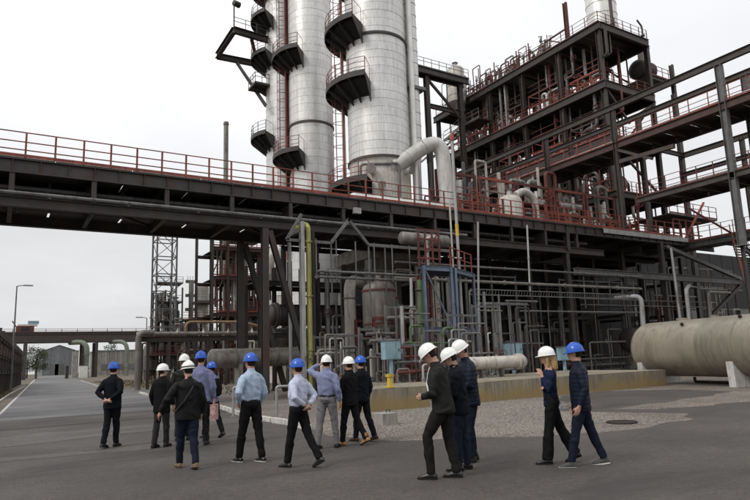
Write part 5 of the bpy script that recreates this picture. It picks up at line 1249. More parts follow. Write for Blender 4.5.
for (px0, py0, px1, y, mt, lab, nm, ct_) in ((80, 366, 88, 188, 'white', 'small white cabinet house under the far bridge', 'roadside_cabinet', 'cabinet'), (73, 351, 79, 196, 'concrete', 'pale concrete pier beside the far end of the road', 'concrete_pier', 'pier'), (66, 366, 69, 186, 'dark', 'dark bin standing beside the far road', 'dark_bin', 'bin')):
    a = ony(px0, py0, y); b = ony(px1, py0, y); t = T(nm, lab, ct_, (a.x, y, 0)); t.box((a.x, y, 0, b.x, y+2, a.z), M[mt], 'casing'); t.box((a.x-.1, y-.1, a.z, b.x+.1, y+2.1, a.z+.15), M['grey'], 'cap'); t.box((a.x+.25, y-.06, .5, b.x-.25, y-.01, a.z-.4), M[mt], 'door')
# red machine on top of the far bridge
q = ony(27, 326, YF+1); rz = zf+.05; ux = .30
rm_ = T('bridge_crane_cab', 'red and white cab with a small blue panel on top of the far bridge', 'cab', (q.x, YF+1, rz))
rm_.box((q.x-2.6, YF+1, rz+.1, q.x+1.8, YF+4, rz+2.2), M['dred'], 'cab_body'); rm_.box((q.x-2.2, YF+1.2, rz+2.25, q.x+2.6, YF+3.8, rz+2.7), M['white'], 'roof')
rm_.box((q.x+.2, YF+1, rz+2.75, q.x+2.9, YF+1.3, rz+3.6), M['teal'], 'panel'); rm_.bar((q.x-2.6, YF+1.5, rz+2), (q.x-3.6, YF+1.5, rz+3.6), .3, .3, M['red'], 'arm')
rm_.box((q.x-1.4, YF+.9, rz+.8, q.x+.7, YF+.98, rz+1.8), M['black'], 'window')
for k in range(3): rm_.bar((q.x-2.4+k*2, YF+1.2, rz-2.4), (q.x-2.4+k*2, YF+1.2, rz+.2), .3, .3, M['dred'], 'leg')
# dark rack mass at the far left
lr = T('left_pipe_rack', 'dark rusty steel pipe rack at the left edge beside the road', 'rack', (0, 70, 0))
g = random.Random(41)
for i in range(15):
    yy = 54+i*4.6; xe = .75+(yy-60)*.055
    for xx in (xe-3.4, xe-.6): lr.beam((xx, yy, 0), (xx, yy, 5.4), .26, .26, M['dark2'], 'column', up=(0,1,0))
    for z in (1.7, 3.0, 4.4): lr.beam((xe-3.4, yy, z), (xe-.6, yy, z), .2, .26, M['dark2'], 'beam')
    if i < 14: lr.bar((xe-.6, yy, .2), (xe-.4, yy+4.2, 4.3), .12, .12, M['brown'], 'brace')
for z in (1.7, 3.0, 4.4):
    for dx in (-3.4, -.6): lr.beam((.42+dx, 54, z+.2), (3.96+dx, 118.4, z+.2), .2, .26, M['dark2'], 'beam')
    for k in range(5): lr.pipe([(.42-3.2+k*.55, 54, z+.4), (3.96-3.2+k*.55, 118.4, z+.4)], .11+.03*(k % 3), M[('dark2', 'brown', 'gpipe', 'dark2', 'grey')[k]])
for k in range(14):
    yy = g.uniform(56, 85); xx = .75+(yy-60)*.055-g.uniform(.7, 3.2); lr.pipe([(xx, yy, 0), (xx, yy, g.uniform(2, 5))], g.uniform(.05, .12), M[g.choice(('dark2', 'brown', 'gpipe'))], seg=7)
for px, k in ((4, 0), (1, 1)):
    q = ony(px+22, 370, 75)
# street lamps
def lamp(x, y, h, label, dr=1.0, s=1.0):
    t = T('street_lamp', label, 'lamp', (x, y, 0), 'street lamps by the road')
    t.part('pole', MB().tube([(x, y, 0), (x, y, h)], [.11*s, .06*s], 10), M['grey'], True)
    t.part('arm', MB().tube([(x, y, h-.1), (x+.2*dr, y, h+.05), (x+.9*dr, y, h+.08)], .045*s, 8, .2), M['grey'], True)
    t.box((min(x+.6*dr, x+1.5*dr), y-.14, h+.02, max(x+.6*dr, x+1.5*dr), y+.14, h+.15), M['lgrey'], 'lamp_head')
q = onz(10.5, 391); lamp(q.x, q.y, zrow(q.x, q.y, 286), 'tall grey street lamp at the left road edge')
q = ony(146, 350, 95); lamp(q.x, q.y, zrow(q.x, q.y, 318), 'smaller street lamp left of the lattice tower, beyond the far bridge', -1)
# lattice tower
def lattice(label, px0, px1, y, pyt, yd=2.2, bays=9):
    a, b = ony(px0, 300, y).x, ony(px1, 300, y).x; zt = zrow(a, y, pyt)
    t = T('lattice_tower', label, 'tower', ((a+b)/2, y, 0)); cs = [(a, y), (b, y), (b, y+yd), (a, y+yd)]
    for c in cs: t.bar((c[0], c[1], 0), (c[0], c[1], zt), .22, .22, M['grey'], 'leg')
    for k in range(bays):
        z0, z1 = zt*k/bays, zt*(k+1)/bays
        for i in range(4):
            p, q = cs[i], cs[(i+1) % 4]
            t.bar((p[0], p[1], z1), (q[0], q[1], z1), .12, .14, M['grey'], 'beam')
            if k % 2: p, q = q, p
            t.bar((p[0], p[1], z0), (q[0], q[1], z1), .09, .09, M['grey'], 'brace')
    return t, a, b, zt
lt, la, lb_, lz = lattice('grey steel lattice tower rising behind the far bridge left of the process plant', 156, 176, 92, 205, 3.0, 10)
lt.box((la+.1, 92.2, lz*.83, lb_-.1, 92.3, lz*.86), M['grey'], 'sign_panel')
# plant around and right of it
def tall_cluster(px0, px1, y, pyt, n, label, seed, mts=('grey', 'gpipe', 'insul', 'dark2')):
    g = random.Random(seed); a, b = ony(px0, 320, y).x, ony(px1, 320, y).x; zt = zrow((a+b)/2, y, pyt)
    t = T('process_unit', label, 'process unit', ((a+b)/2, y, 0))
    for xx in (a, (a+b)/2, b):
        for yy in (y, y+3): t.bar((xx, yy, 0), (xx, yy, zt*g.uniform(.8, 1)), .2, .2, M['dark2'], 'column')
    nl = max(3, int(zt/2.6))
    for k in range(1, nl+1):
        z = zt*k/nl*.97; e = g.uniform(-.3, .5)
        t.box((a-e, y-.1, z-.08, b+e*.6, y+3, z), M['dark2'], 'deck'); t.rail((a-e, y-.1, z), (b+e*.6, y-.1, z), M[g.choice(('dred', 'grey', 'dark2'))], 1.0, .9, .025, .06, each=False)
        if k % 2: t.bar((a, y, z-zt/nl), (b, y, z), .1, .1, M['brown'], 'brace')
    for k in range(n):
        xx = g.uniform(a, b); yy = y+g.uniform(.2, 2.4); z0 = g.uniform(0, zt*.7); z1 = min(zt, z0+g.uniform(2, 6)); r = g.choice((.06, .1, .16, .4))
        m_ = M[g.choice(mts)]
        if r == .4: t.part('vessel', MB().lathe([(0, z0), (r*.8, z0+.15), (r, z0+.4), (r, z1-.4), (r*.8, z1-.12), (0, z1)], (xx, yy, 0), seg=14), m_, True)
        else: t.pipe([(xx, yy, z0), (xx, yy, z1), (xx+g.uniform(-1, 1), yy, z1)], r, m_, seg=7)
    return t
tall_cluster(157, 182, 97, 280, 44, 'crowded pipework unit behind and below the grey lattice tower', 3)
tall_cluster(182, 212, 84, 318, 34, 'low rusty process unit between the lattice tower and the red structure', 4)
tall_cluster(148, 186, 78, 340, 32, 'low dark pipe cluster below the far bridge behind the white helmeted men', 6, ('brown', 'dark2', 'insul', 'grey'))
tall_cluster(224, 262, 78, 236, 70, 'tall dark crowded unit rising behind the red structure', 12, ('dark2', 'gpipe', 'brown', 'insul'))
tall_cluster(266, 300, 72, 246, 50, 'dim crowded unit seen between the dark bridge column and the thin pale riser', 13, ('dark2', 'gpipe', 'insul', 'lgrey'))
tall_cluster(206, 262, 74, 338, 44, 'low brown pipe cluster below the red structure', 7, ('brown', 'dark2', 'gpipe', 'tan'))
tall_cluster(186, 210, 70, 350, 22, 'lowest pipe cluster behind the rounded end of the long grey drum', 8, ('brown', 'dark2', 'tan'))
q = ony(203, 310, 95); zt_ = zrow(q.x, 95, 284)
fv = T('far_column', 'pale domed column with a dark collar far behind the low rusty unit', 'column', (q.x, 95, 0))
fv.part('shell', MB().lathe([(.85, 0), (.85, zt_-.6), (.65, zt_-.2), (.2, zt_), (0, zt_)], (q.x, 95, 0), seg=20), M['gpipe'], True)
fv.part('collar', MB().lathe([(.86, zt_-3.2), (1.7, zt_-3.1), (1.7, zt_-2.8), (.86, zt_-2.8)], (q.x, 95, 0), seg=20), M['dark2'])
fv.rail((q.x-1.6, 93.6, zt_-2.8), (q.x+1.6, 93.6, zt_-2.8), M['grey'], each=False)
q = ony(191, 310, 98); zt_ = zrow(q.x, 98, 281)
fv = T('far_vent_stack', 'thin far stack with a spiky top between the lattice tower and the domed column', 'stack', (q.x, 98, 0))
fv.part('stack', MB().tube([(q.x, 98, 0), (q.x, 98, zt_)], .38, 12), M['gpipe'], True)
for k in range(6): fv.bar((q.x-.9, 98, 4+k*2.2), (q.x+.9, 98, 4+k*2.2), .08, .5, M['grey'], 'rung')
for k in range(4): fv.bar((q.x-.5+k*.33, 98, zt_-.4), (q.x-.6+k*.4, 98, zt_+.8), .06, .06, M['grey'], 'vent')
# warehouses
def shed(name, label, px0, px1, y, pyt, pye, depth, mt, gable=True, panels=10):
    a, b = ony(px0, 372, y).x, ony(px1, 372, y).x; ze = zrow(a, y, pye); zt = zrow((a+b)/2, y, pyt)
    t = T(name, label, 'building', ((a+b)/2, y, 0)); m_ = (a+b)/2; w = (b-a)/panels
    for k in range(panels):
        x0, x1 = a+w*k+.02, a+w*(k+1)-.02; f = lambda x: ze+(zt-ze)*(1-abs(x-m_)/((b-a)/2)) if gable else ze
        o_ = .06*(k % 2); t.part('wall_panel', MB().add([(x0, y-o_, 0), (x1, y-o_, 0), (x1, y-o_, f(x1)), (x0, y-o_, f(x0)), (x0, y+.3, 0), (x1, y+.3, 0), (x1, y+.3, f(x1)), (x0, y+.3, f(x0))], [(0,1,2,3), (7,6,5,4), (0,4,5,1), (1,5,6,2), (2,6,7,3), (3,7,4,0)]), M[mt])
    if gable:
        for s0, s1 in ((a-.4, m_), (m_, b+.4)):
            z0 = ze-.1 if s0 < a else zt+.1; z1 = zt+.1 if s1 == m_ else ze-.1
            t.part('roof', MB().add([(s0, y-.5, z0), (s1, y-.5, z1), (s1, y+depth, z1), (s0, y+depth, z0), (s0, y-.5, z0+.25), (s1, y-.5, z1+.25), (s1, y+depth, z1+.25), (s0, y+depth, z0+.25)], [(3,2,1,0), (4,5,6,7), (0,1,5,4), (1,2,6,5), (2,3,7,6), (3,0,4,7)]), M['froof'])
    else: t.box((a-.3, y-.3, ze, b+.3, y+depth, ze+.4), M['froof'], 'roof')
    t.box((a, y+.35, 0, a+.3, y+depth, ze-.12), M[mt], 'side_wall'); t.box((b-.3, y+.35, 0, b, y+depth, ze-.12), M[mt], 'side_wall')
    return t, a, b, ze
s1, a, b, ze = shed('warehouse', 'grey gabled sheet metal warehouse at the far end of the road', 42, 74, 450, 345.5, 351, 90, 'fwall')
s1.box((a+5, 449.6, 0, a+9, 449.85, 7), M['grey'], 'door'); s1.box((b-11, 449.6, 0, b-6, 449.85, 7), M['grey'], 'door')
s2, a, b, ze = shed('low_building', 'long low grey brick building right of the far road beyond the bridge', 96, 151, 250, 350, 351.5, 20, 'brick', False, 22)
for k in range(6): s2.box((a+2+k*(b-a-4)/6, 249.7, 2, a+4+k*(b-a-4)/6, 249.85, 4), M['grey'], 'window')
# trees
def tree(x, y, h, w, label, m_='leaf', n=1600, seed=1, group='trees along the far road'):
    g = random.Random(seed); t = T('tree', label, 'tree', (x, y, 0), group)
    mb = MB().tube([(x, y, 0), (x+.05*h*.1, y, h*.35), (x, y, h*.75)], [.05*h*.6, .035*h*.6, .008*h], 8)
    for k in range(7):
        a = g.uniform(0, 2*PI); z = h*g.uniform(.25, .6); mb.tube([(x, y, z), (x+math.cos(a)*w*.6, y+math.sin(a)*w*.6, z+h*.22)], [.012*h, .004*h], 5)
    t.part('trunk', mb, M['bark'], True)
    cl = [(g.uniform(-1,1), g.uniform(-1,1), g.uniform(0, 1)) for _ in range(26)]
    mb = MB()
    for k in range(n):
        c = cl[g.randrange(26)]; rz_ = 1-abs(c[2]-.45)*.9
        px_ = x+c[0]*w*rz_*.75+g.gauss(0, w*.17); py_ = y+c[1]*w*rz_*.75+g.gauss(0, w*.17); pz_ = h*(.28+.64*c[2])+g.gauss(0, h*.05)
        s = h*g.uniform(.012, .028); u = Vector((g.gauss(0,1), g.gauss(0,1), g.gauss(0,1))).normalized(); v_ = u.orthogonal().normalized(); c_ = Vector((px_, py_, pz_))
        mb.add([c_+u*s, c_+v_*s*.6, c_-u*s, c_-v_*s*.6], [(0,1,2,3)])
    t.part('crown', mb, M[m_])
q = ony(36, 372, 230); tree(q.x, 230, zrow(q.x, 230, 347)+.2, 4.2, 'dark tree between the left rack and the grey warehouse', 'leaf', 2200, 3)
q = ony(110, 372, 290); tree(q.x, 290, zrow(q.x, 290, 343), 4.6, 'sparse tree standing behind the low grey building', 'leaf2', 900, 5)
q = ony(27, 372, 270); tree(q.x, 270, zrow(q.x, 270, 350), 6, 'rounder tree farther behind the left rack', 'leaf', 1800, 8)
for k in range(7): 
    yy = 58+k*4.5; tree(-1.0+(yy-60)*.055, yy-3, 1.6+(k*37 % 5)*.25, 1.0, ('nearest', 'second', 'third', 'fourth', 'fifth', 'sixth', 'farthest')[k]+' scrubby bush in the row beneath the dark left rack', 'leaf2', 700, 30+k, 'scrubby bushes under the left rack')
# scrub on the left verge as ground cover
mb = MB(); g = random.Random(9)
for k in range(9000):
    y = g.uniform(31, 75); x = g.uniform(-8, -.75+(y-30)*.05)
    if g.random() < .5: x = x*.4-1.0
    s = g.uniform(.03, .09); h = g.uniform(.05, .28); a = g.uniform(0, PI)
    mb.add([(x-math.cos(a)*s, y-math.sin(a)*s, 0), (x+math.cos(a)*s, y+math.sin(a)*s, 0), (x+g.uniform(-.1,.1), y+g.uniform(-.1,.1), h)], [(0,1,2)])
for k in range(5000):
    y = g.uniform(36, 110); x = g.uniform(10+(y-36)*.04, 24)
    if 51 < y < 59: continue
    s = g.uniform(.03, .08); h = g.uniform(.04, .22); a = g.uniform(0, PI)
    mb.add([(x-math.cos(a)*s, y-math.sin(a)*s, 0), (x+math.cos(a)*s, y+math.sin(a)*s, 0), (x+g.uniform(-.1,.1), y+g.uniform(-.1,.1), h)], [(0,1,2)])
o = link('dry_grass', mb.mesh('dry_grass', mat('dry_grass', (.13, .105, .05), .9, 0, .4, None, sc=3, rnd=0, bump=0))); tag(o, 'dry brown grass and weeds on the verges beside the road', 'grass', kind='stuff')

# ------------------------------------------------------------------ people
def cloth(name, c, rough=.85, var=.18, sc=14, wv=True):
    m = mat(name, c, rough, 0, var, None, sc=sc, bump=.25, rnd=0, world=False, bscale=60)
    m.node_tree.nodes['Principled BSDF'].inputs['Specular IOR Level'].default_value = .12
    return m
def glossy(name, c, rough=.28):
    m = mat(name, c, rough, 0, .06, None, sc=6, bump=.02, rnd=0, world=False); return m
K = dict(skin=mat('skin', (.42, .24, .17), .55, 0, .08, None, sc=9, bump=.05, rnd=.08, world=False), suit=cloth('dark_navy_suit', (0.0060, 0.0066, 0.0096)), coat=cloth('black_coat', (0.0066, 0.0066, 0.0072)),
    shell=cloth('black_shell_jacket', (0.0096, 0.0096, 0.0102), .6), jeans=cloth('dark_blue_denim', (.0100, .0135, .0240)), trouser=cloth('black_trousers', (0.0072, 0.0072, 0.0078)), gtrouser=cloth('charcoal_trousers', (0.0210, 0.0210, 0.0228)),
    lshirt=cloth('light_blue_shirt', (.36, .44, .55)), wshirt=cloth('pale_shirt', (.46, .49, .60)), bshirt=cloth('blue_shirt', (.20, .22, .34)), lilac=cloth('lilac_blue_top', (.17, .18, .29)),
    gchino=cloth('grey_trousers', (.155, .145, .15)), navy=cloth('navy_quilted_jacket', (0.0084, 0.0114, 0.0228), .5), navyt=cloth('navy_top', (0.0108, 0.0168, 0.0420)), olive=cloth('dark_olive_jacket', (0.0144, 0.0144, 0.0126), .65),
    brownt=cloth('dark_brown_trousers', (0.0132, 0.0114, 0.0102)), tanb=cloth('tan_boot_leather', (.34, .19, .075)), tans=cloth('tan_shoe', (.20, .13, .08)), blks=glossy('black_shoe_leather', (.012, .011, .011), .35),
    brs=cloth('brown_shoe', (.045, .028, .02), .5), snk=cloth('grey_sneaker', (.075, .075, .075)), sole=cloth('white_sole', (.55, .54, .50)), dsole=cloth('dark_sole', (.02, .018, .016)),
    hblue=glossy('blue_hard_hat', (.012, .085, .44)), hwhite=glossy('white_hard_hat', (.78, .78, .75)), hair=cloth('dark_brown_hair', (.022, .014, .009), .6, .3, 40), hgrey=cloth('grey_hair', (.16, .145, .13), .6, .3, 40), blond=cloth('blonde_hair', (.36, .25, .12), .5, .3, 40),
    belt=glossy('black_belt', (.01, .01, .01), .4), phone=glossy('black_phone', (.01, .01, .012), .2), paper=cloth('white_paper', (.65, .64, .62)), bag=cloth('pink_patterned_bag', (.42, .26, .25), .8, .6, 25), eye=glossy('dark_eye', (.02, .015, .012), .15), lip=cloth('lips', (.30, .12, .10), .5))
TMP = bpy.data.scenes.new('workbench')
def remesh(mb, name, mt, voxel, parent, fold=0., quilt=0., smooth=3, seed=0, zr=None):
    me = mb.mesh(name+'_raw', mt); o = bpy.data.objects.new('raw', me); TMP.collection.objects.link(o)
    rm = o.modifiers.new('r', 'REMESH'); rm.mode = 'VOXEL'; rm.voxel_size = voxel
    if smooth: sm_ = o.modifiers.new('s', 'SMOOTH'); sm_.iterations = smooth; sm_.factor = .5
    VL = TMP.view_layers[0]; VL.update(); dg = VL.depsgraph; ev = o.evaluated_get(dg); nm = bpy.data.meshes.new_from_object(ev); nm.name = name
    bpy.data.objects.remove(o); bpy.data.meshes.remove(me)
    n = len(nm.vertices); co = np.empty(n*3, 'f'); nm.vertices.foreach_get('co', co); co = co.reshape(-1, 3)
    no = np.empty(n*3, 'f'); nm.vertices.foreach_get('normal', no); no = no.reshape(-1, 3)
    if fold or quilt:
        x, y, z = co.T; s_ = seed*1.7
        w = np.sin(x*17+s_+2*np.sin(z*11+s_))+np.sin(y*19-s_+2*np.sin(z*9+x*6)); d = fold*(np.sin(z*31+w*1.6+s_)*.6+np.sin(z*13+w*1.3+x*22)*.6+np.sin((x+y)*46+z*24+w)*.35)
        if quilt: d = d*.4+quilt*(np.abs(np.sin(z*PI/.062))**.6-.6)
        co = co+no*d[:, None]; nm.vertices.foreach_set('co', co.astype('f').ravel())
    nm.materials.clear(); nm.materials.append(mt); nm.shade_smooth()
    return link(name, nm, parent)
def bez(a, b, t): return a+(b-a)*t
def person(label, px, py, ytop, phi, legs, arms, hat, top, bot, shoes, build=1.0, lean=0., head=(0, 0), hem=.83, fold=.006, quilt=0., hair='hair', collar=True, tuck=False, sex='m', sole='dsole', flare=0., extra=None, twist=0., sway=0, boots=False):
    """legs: ((thigh deg forward, knee bend, out), (..)) for right and left; arms: (elbow, wrist) in body axes for right and left"""
    q = onz(px, py); rz = -math.degrees(YAW)+phi
    root = T('person', label, 'person', (0, 0, 0), 'visitors in hard hats walking through the plant')
    rt = root.o; B = build; seed = px
    HIPZ = .93
    bodyb, topb, botb = MB(), MB(), MB()
    # legs
    joints = []
    for sd, (th, kn, out) in zip((1, -1), legs):
        hip = Vector((.088*sd, 0, HIPZ)); th_, ou = R(th), R(out)*sd
        d1 = Vector((math.sin(ou), math.sin(th_), -math.cos(th_)*math.cos(ou))).normalized(); a2 = R(th-kn)
        d2 = Vector((math.sin(ou)*.7, math.sin(a2), -math.cos(a2))).normalized()
        k_ = hip+d1*.435; an = k_+d2*.415; joints.append((hip, k_, an, a2))
    fpit = []
    for hip, k_, an, a2 in joints: fpit.append(0)
    low = []
    for i, (hip, k_, an, a2) in enumerate(joints): low.append(an.z-.085)
    zmin = min(low)
    # lift of each foot above the lowest one tells how far its heel is raised
    feet = []
    for i, (hip, k_, an, a2) in enumerate(joints):
        lift = an.z-.085-zmin; pit = 0
        if a2 < R(-8) and lift > .01: pit = -min(R(52), math.asin(min(.95, lift/.17)))
        elif a2 > R(8): pit = min(R(14), math.asin(min(.9, lift/.16)))
        feet.append(pit)
    for i in range(2):                      # a foot meant to stand flat reaches the ground
        if feet[i] == 0 and low[i]-zmin < .07: joints[i][2].z -= low[i]-zmin
    # second pass: the real lowest point
    def footpt(i, p): # point in foot axes (side, forward, up from ankle)
        hip, k_, an, a2 = joints[i]; c, s_ = math.cos(feet[i]), math.sin(feet[i]); return an+Vector((p[0], p[1]*c-p[2]*s_, p[1]*s_+p[2]*c))
    zmin = min(min(footpt(i, (0, .17, -.085)).z, footpt(i, (0, -.07, -.085)).z) for i in range(2))
    up_ = Vector((0, 0, -zmin)); hipz = HIPZ-zmin
    joints = [(h+up_, k_+up_, a+up_, a2) for h, k_, a, a2 in joints]
    lr_ = R(lean)
    def TT(v):  # upper body lean about the hips
        v = Vector(v)+up_; y, z = v.y, v.z-hipz; f = max(0, min(1, z/.1))*lr_
        return Vector((v.x+sway*max(0, z), y*math.cos(f)+z*math.sin(f), hipz+z*math.cos(f)-y*math.sin(f)))
    fl = flare
    for i, (hip, k_, an, a2) in enumerate(joints):
        sd = (1, -1)[i]
        bodyb.tube([hip+Vector((0,0,.05)), hip, bez(hip, k_, .5), k_, bez(k_, an, .35), an, an+Vector((0,0,-.03))], [.07*B, .08*B, .07*B, .052, .052*B, .034, .03], 12)
        w0 = .098*B; pts = [hip+Vector((-.01*sd,0,.07)), hip, bez(hip, k_, .35), bez(hip, k_, .75), k_, bez(k_, an, .3), bez(k_, an, .7), an+(an-k_).normalized()*.02]
        botb.tube(pts, [w0*.9, w0, .093*B, .078*B, .071+fl*.2, .070+fl*.5, .062+fl*.8, .060+fl], 16)
        # shoe
        sh = MB(); prof = [(-.075, .030, .032, -.052), (-.05, .036, .045, -.043), (0, .038, .052, -.036), (.06, .042, .040, -.046), (.115, .047, .030, -.056), (.155, .042, .024, -.062), (.18, .022, .016, -.068)]
        vs = []
        for fy, w, h, cz in prof:
            for k in range(12): a = 2*PI*k/12; vs.append(footpt(i, (w*math.cos(a), fy, max(-.078, cz+h*math.sin(a))))+up_)
        fs = [(r*12+k, r*12+(k+1) % 12, (r+1)*12+(k+1) % 12, (r+1)*12+k) for r in range(len(prof)-1) for k in range(12)]+[tuple(range(11, -1, -1)), tuple(range(len(prof)*12-12, len(prof)*12))]
        sh.add(vs, fs); sh.tube([an+Vector((0,-.005,-.05)), an+Vector((0,-.005,.035 if not boots else .10))], .043, 12)
        so = root.part('shoe', sh, K[shoes], True)
        sl = MB(); vs = []
        for z in (-.087, -.068):
            for fy, w in ((-.08, .018), (-.055, .038), (.0, .037), (.06, .043), (.115, .049), (.16, .043), (.19, .018)): vs.append(footpt(i, (w, fy, z))+up_)
            for fy, w in reversed(((-.08, .018), (-.055, .038), (.0, .037), (.06, .043), (.115, .049), (.16, .043), (.19, .018))): vs.append(footpt(i, (-w, fy, z))+up_)
        sl.add(vs, [tuple(range(13, -1, -1)), tuple(range(14, 28))]+[(k, (k+1) % 14, (k+1) % 14+14, k+14) for k in range(14)])
        root.part('sole', sl, K[sole], parent=so)
    botb.rings([(0, 0, .86, .15*B, .105*B), (0, -.01, .93, .172*B, .122*B), (0, 0, 1.0, .160*B, .115*B), (0, 0, 1.05, .150*B, .108*B)], 20, TT)
    # torso
    cw_ = 1.0 if sex == 'm' else .9
    bodyb.rings([(0, 0, .88, .14, .09), (0, 0, 1.0, .135, .09), (0, 0, 1.12, .13, .085), (0, 0, 1.3, .155*cw_, .10), (0, -.005, 1.42, .15*cw_, .075), (0, -.01, 1.48, .07, .06), (0, 0, 1.53, .055, .058), (0, .008, 1.60, .052, .055)], 20, TT)
    if sex == 'm': tr = [(0, -.005, hem, .195*B, .138*B), (0, -.005, hem+.04, .198*B, .14*B), (0, 0, 1.02, .192*B, .135*B), (0, .003, 1.15, .194*B, .137*B), (0, 0, 1.28, .196*B, .135*B), (0, -.008, 1.37, .202*B, .126*B), (0, -.012, 1.43, .178*B, .104*B), (0, -.012, 1.47, .118, .085), (0, -.008, 1.50, .070, .066)]
    else: tr = [(0, -.005, hem, .168, .118), (0, -.005, hem+.04, .17, .12), (0, 0, 1.02, .150, .105), (0, .01, 1.15, .152, .112), (0, .015, 1.27, .168, .128), (0, -.004, 1.36, .172, .11), (0, -.01, 1.42, .145, .088), (0, -.01, 1.47, .08, .065), (0, -.005, 1.49, .062, .06)]
    if tuck: tr = [(0, 0, .985, .160*B, .113*B), (0, 0, 1.02, .172*B, .124*B)]+tr[3:]
    topb.rings(tr, 24, TT)
    if collar: topb.rings([(0, -.01, 1.46, .075, .072), (0, -.002, 1.50, .066, .068), (0, .004, 1.535, .064, .067)], 16, TT)
    shw = .165*cw_*B
    for i, (el, wr) in enumerate(arms):
        sd = (1, -1)[i]; S = Vector((shw*sd, -.012, 1.388)); E_ = Vector((el[0]*sd, el[1], el[2])); W_ = Vector((wr[0]*sd, wr[1], wr[2]))
        E_ = S+(E_-S).normalized()*.285; W_ = E_+(W_-E_).normalized()*.255
        S, E_, W_ = TT(S), TT(E_), TT(W_)
        bodyb.tube([S, bez(S, E_, .5), E_, bez(E_, W_, .3), W_], [.055, .045, .038, .038, .026], 10)
        topb.tube([S+Vector((-.03*sd,0,.012)), bez(S, E_, .2), bez(S, E_, .7), E_, bez(E_, W_, .35), bez(E_, W_, .94)], [.070*B, .072*B, .064*B, .058*B, .054*B, .040*B], 14)
        # hand: palm, four fingers, thumb, slightly curled
        f = (W_-E_).normalized(); inn = Vector((-sd, .25, 0)); inn = (inn-f*inn.dot(f)).normalized(); ac = f.cross(inn).normalized()
        if ac.y < 0: ac = -ac
        for o_ in (-.026, -.009, .009, .026): bodyb.tube([W_-f*.02, W_+f*.04+ac*o_*.8, W_+f*.092+ac*o_], [.019, .017, .012], 7)
        for k, (o_, Lf) in enumerate(((-.029, .058), (-.010, .072), (.010, .078), (.029, .070))):
            p0 = W_+f*.085+ac*o_; p1 = p0+f*Lf*.45+inn*.008; p2 = p1+f*Lf*.33+inn*.018; p3 = p2+f*Lf*.2+inn*.022
            bodyb.tube([p0, p1, p2, p3], [.0105, .010, .009, .007], 7)
        p0 = W_+f*.025+ac*.022; p1 = W_+f*.06+ac*.052+inn*.012; p2 = W_+f*.095+ac*.058+inn*.022
        bodyb.tube([p0, p1, p2], [.013, .012, .009], 7)
        if i == 0: WR = (W_, f, inn)
        else: WL = (W_, f, inn)
    # head
    hy, hp = R(head[0]), R(head[1]); piv = Vector((0, .012, 1.565))
    def TH(v):
        v = Vector(v); y, z = v.y, v.z; y, z = y*math.cos(hp)+z*math.sin(hp)*1.0, z*math.cos(hp)-y*math.sin(hp)
        x = v.x*math.cos(hy)-y*math.sin(hy); y = v.x*math.sin(hy)+y*math.cos(hy); return TT(Vector((x, y, z))+piv)
    bodyb.rings([(0, .03, -.035, .032, .032), (0, .03, -.02, .048, .058), (0, .02, .02, .060, .082), (0, .012, .07, .068, .092), (0, .005, .12, .073, .096), (0, 0, .165, .070, .090), (0, -.003, .20, .052, .068), (0, -.003, .215, .02, .03)], 20, TH)
    bodyb.rings([(0, .0, -.07, .052, .055), (0, .0, .03, .055, .06)], 14, TH)
    bodyb.tube([TH((0, .100, .085)), TH((0, .113, .058)), TH((0, .100, .045))], [.009, .015, .010], 8)
    for sd in (1, -1): bodyb.tube([TH((.070*sd, .0, .045)), TH((.078*sd, -.006, .075)), TH((.074*sd, -.004, .10))], [.010, .014, .010], 7)
    bo = remesh(bodyb, 'body', K['skin'], .0105, rt, smooth=1)
    for sd in (1, -1): root.part('eye', MB().lathe([(0, -.010), (.008, -.006), (.010, 0), (.008, .006), (0, .010)], TH((.031*sd, .098, .088)), (0, 0, 1), 8), K['eye'], True, bo)
    root.part('mouth', MB().tube([TH((-.022, .098, .022)), TH((0, .107, .021)), TH((.022, .098, .022))], .0055, 6), K['lip'], True, bo)
    hb = MB().rings([(0, -.030, .015, .055, .055), (0, -.022, .055, .072, .078), (0, -.016, .11, .080, .092), (0, -.010, .17, .077, .094), (0, -.005, .21, .055, .07)], 18, TH)
    if sex == 'f':
        hb.tube([TH((0, -.05, .16)), TH((0, -.085, .06)), TH((0, -.10, -.04)), TH((0, -.10, -.12)), TH((0, -.09, -.19))], [.06, .062, .060, .052, .02], 14)
        for sd in (1, -1): hb.tube([TH((.055*sd, -.01, .12)), TH((.072*sd, -.01, .04)), TH((.072*sd, -.01, -.06)), TH((.06*sd, -.02, -.16))], [.024, .026, .026, .012], 9)
    remesh(hb, 'hair', K[hair], .010, rt, .002 if sex == 'm' else .004, smooth=1, seed=seed)
    # hard hat
    hh = MB(); R0x, R0y = .112, .136; vs = []; seg = 28; nr = 9
    for r in range(nr+1):
        t_ = r/nr*PI/2; cc, ss = math.cos(t_), math.sin(t_)
        for k in range(seg): a = 2*PI*k/seg; rd = 1+(.03 if abs(math.cos(a)) < .25 and r > 2 else 0); vs.append(TH((R0x*cc**.9*math.cos(a), -.005+R0y*cc**.9*math.sin(a), .100+.138*ss*rd)))
    hh.add(vs, [(r*seg+k, r*seg+(k+1) % seg, (r+1)*seg+(k+1) % seg, (r+1)*seg+k) for r in range(nr) for k in range(seg)])
    hato = root.part('hard_hat', hh, K[hat], True)
    bm_ = MB(); vs = []
    for dz, e in ((0, 0), (.006, 0), (.004, 1), (-.004, 1)):
        for k in range(seg):
            a = 2*PI*k/seg; fr_ = max(0, math.sin(a)); ex_ = e*(.014+.036*fr_**2.2); vs.append(TH(((R0x+ex_*.8)*math.cos(a), -.005+(R0y+ex_)*math.sin(a), .098+dz-e*.008*fr_**2)))
    bm_.add(vs, [(r*seg+k, r*seg+(k+1) % seg, ((r+1) % 4)*seg+(k+1) % seg, ((r+1) % 4)*seg+k) for r in range(4) for k in range(seg)])
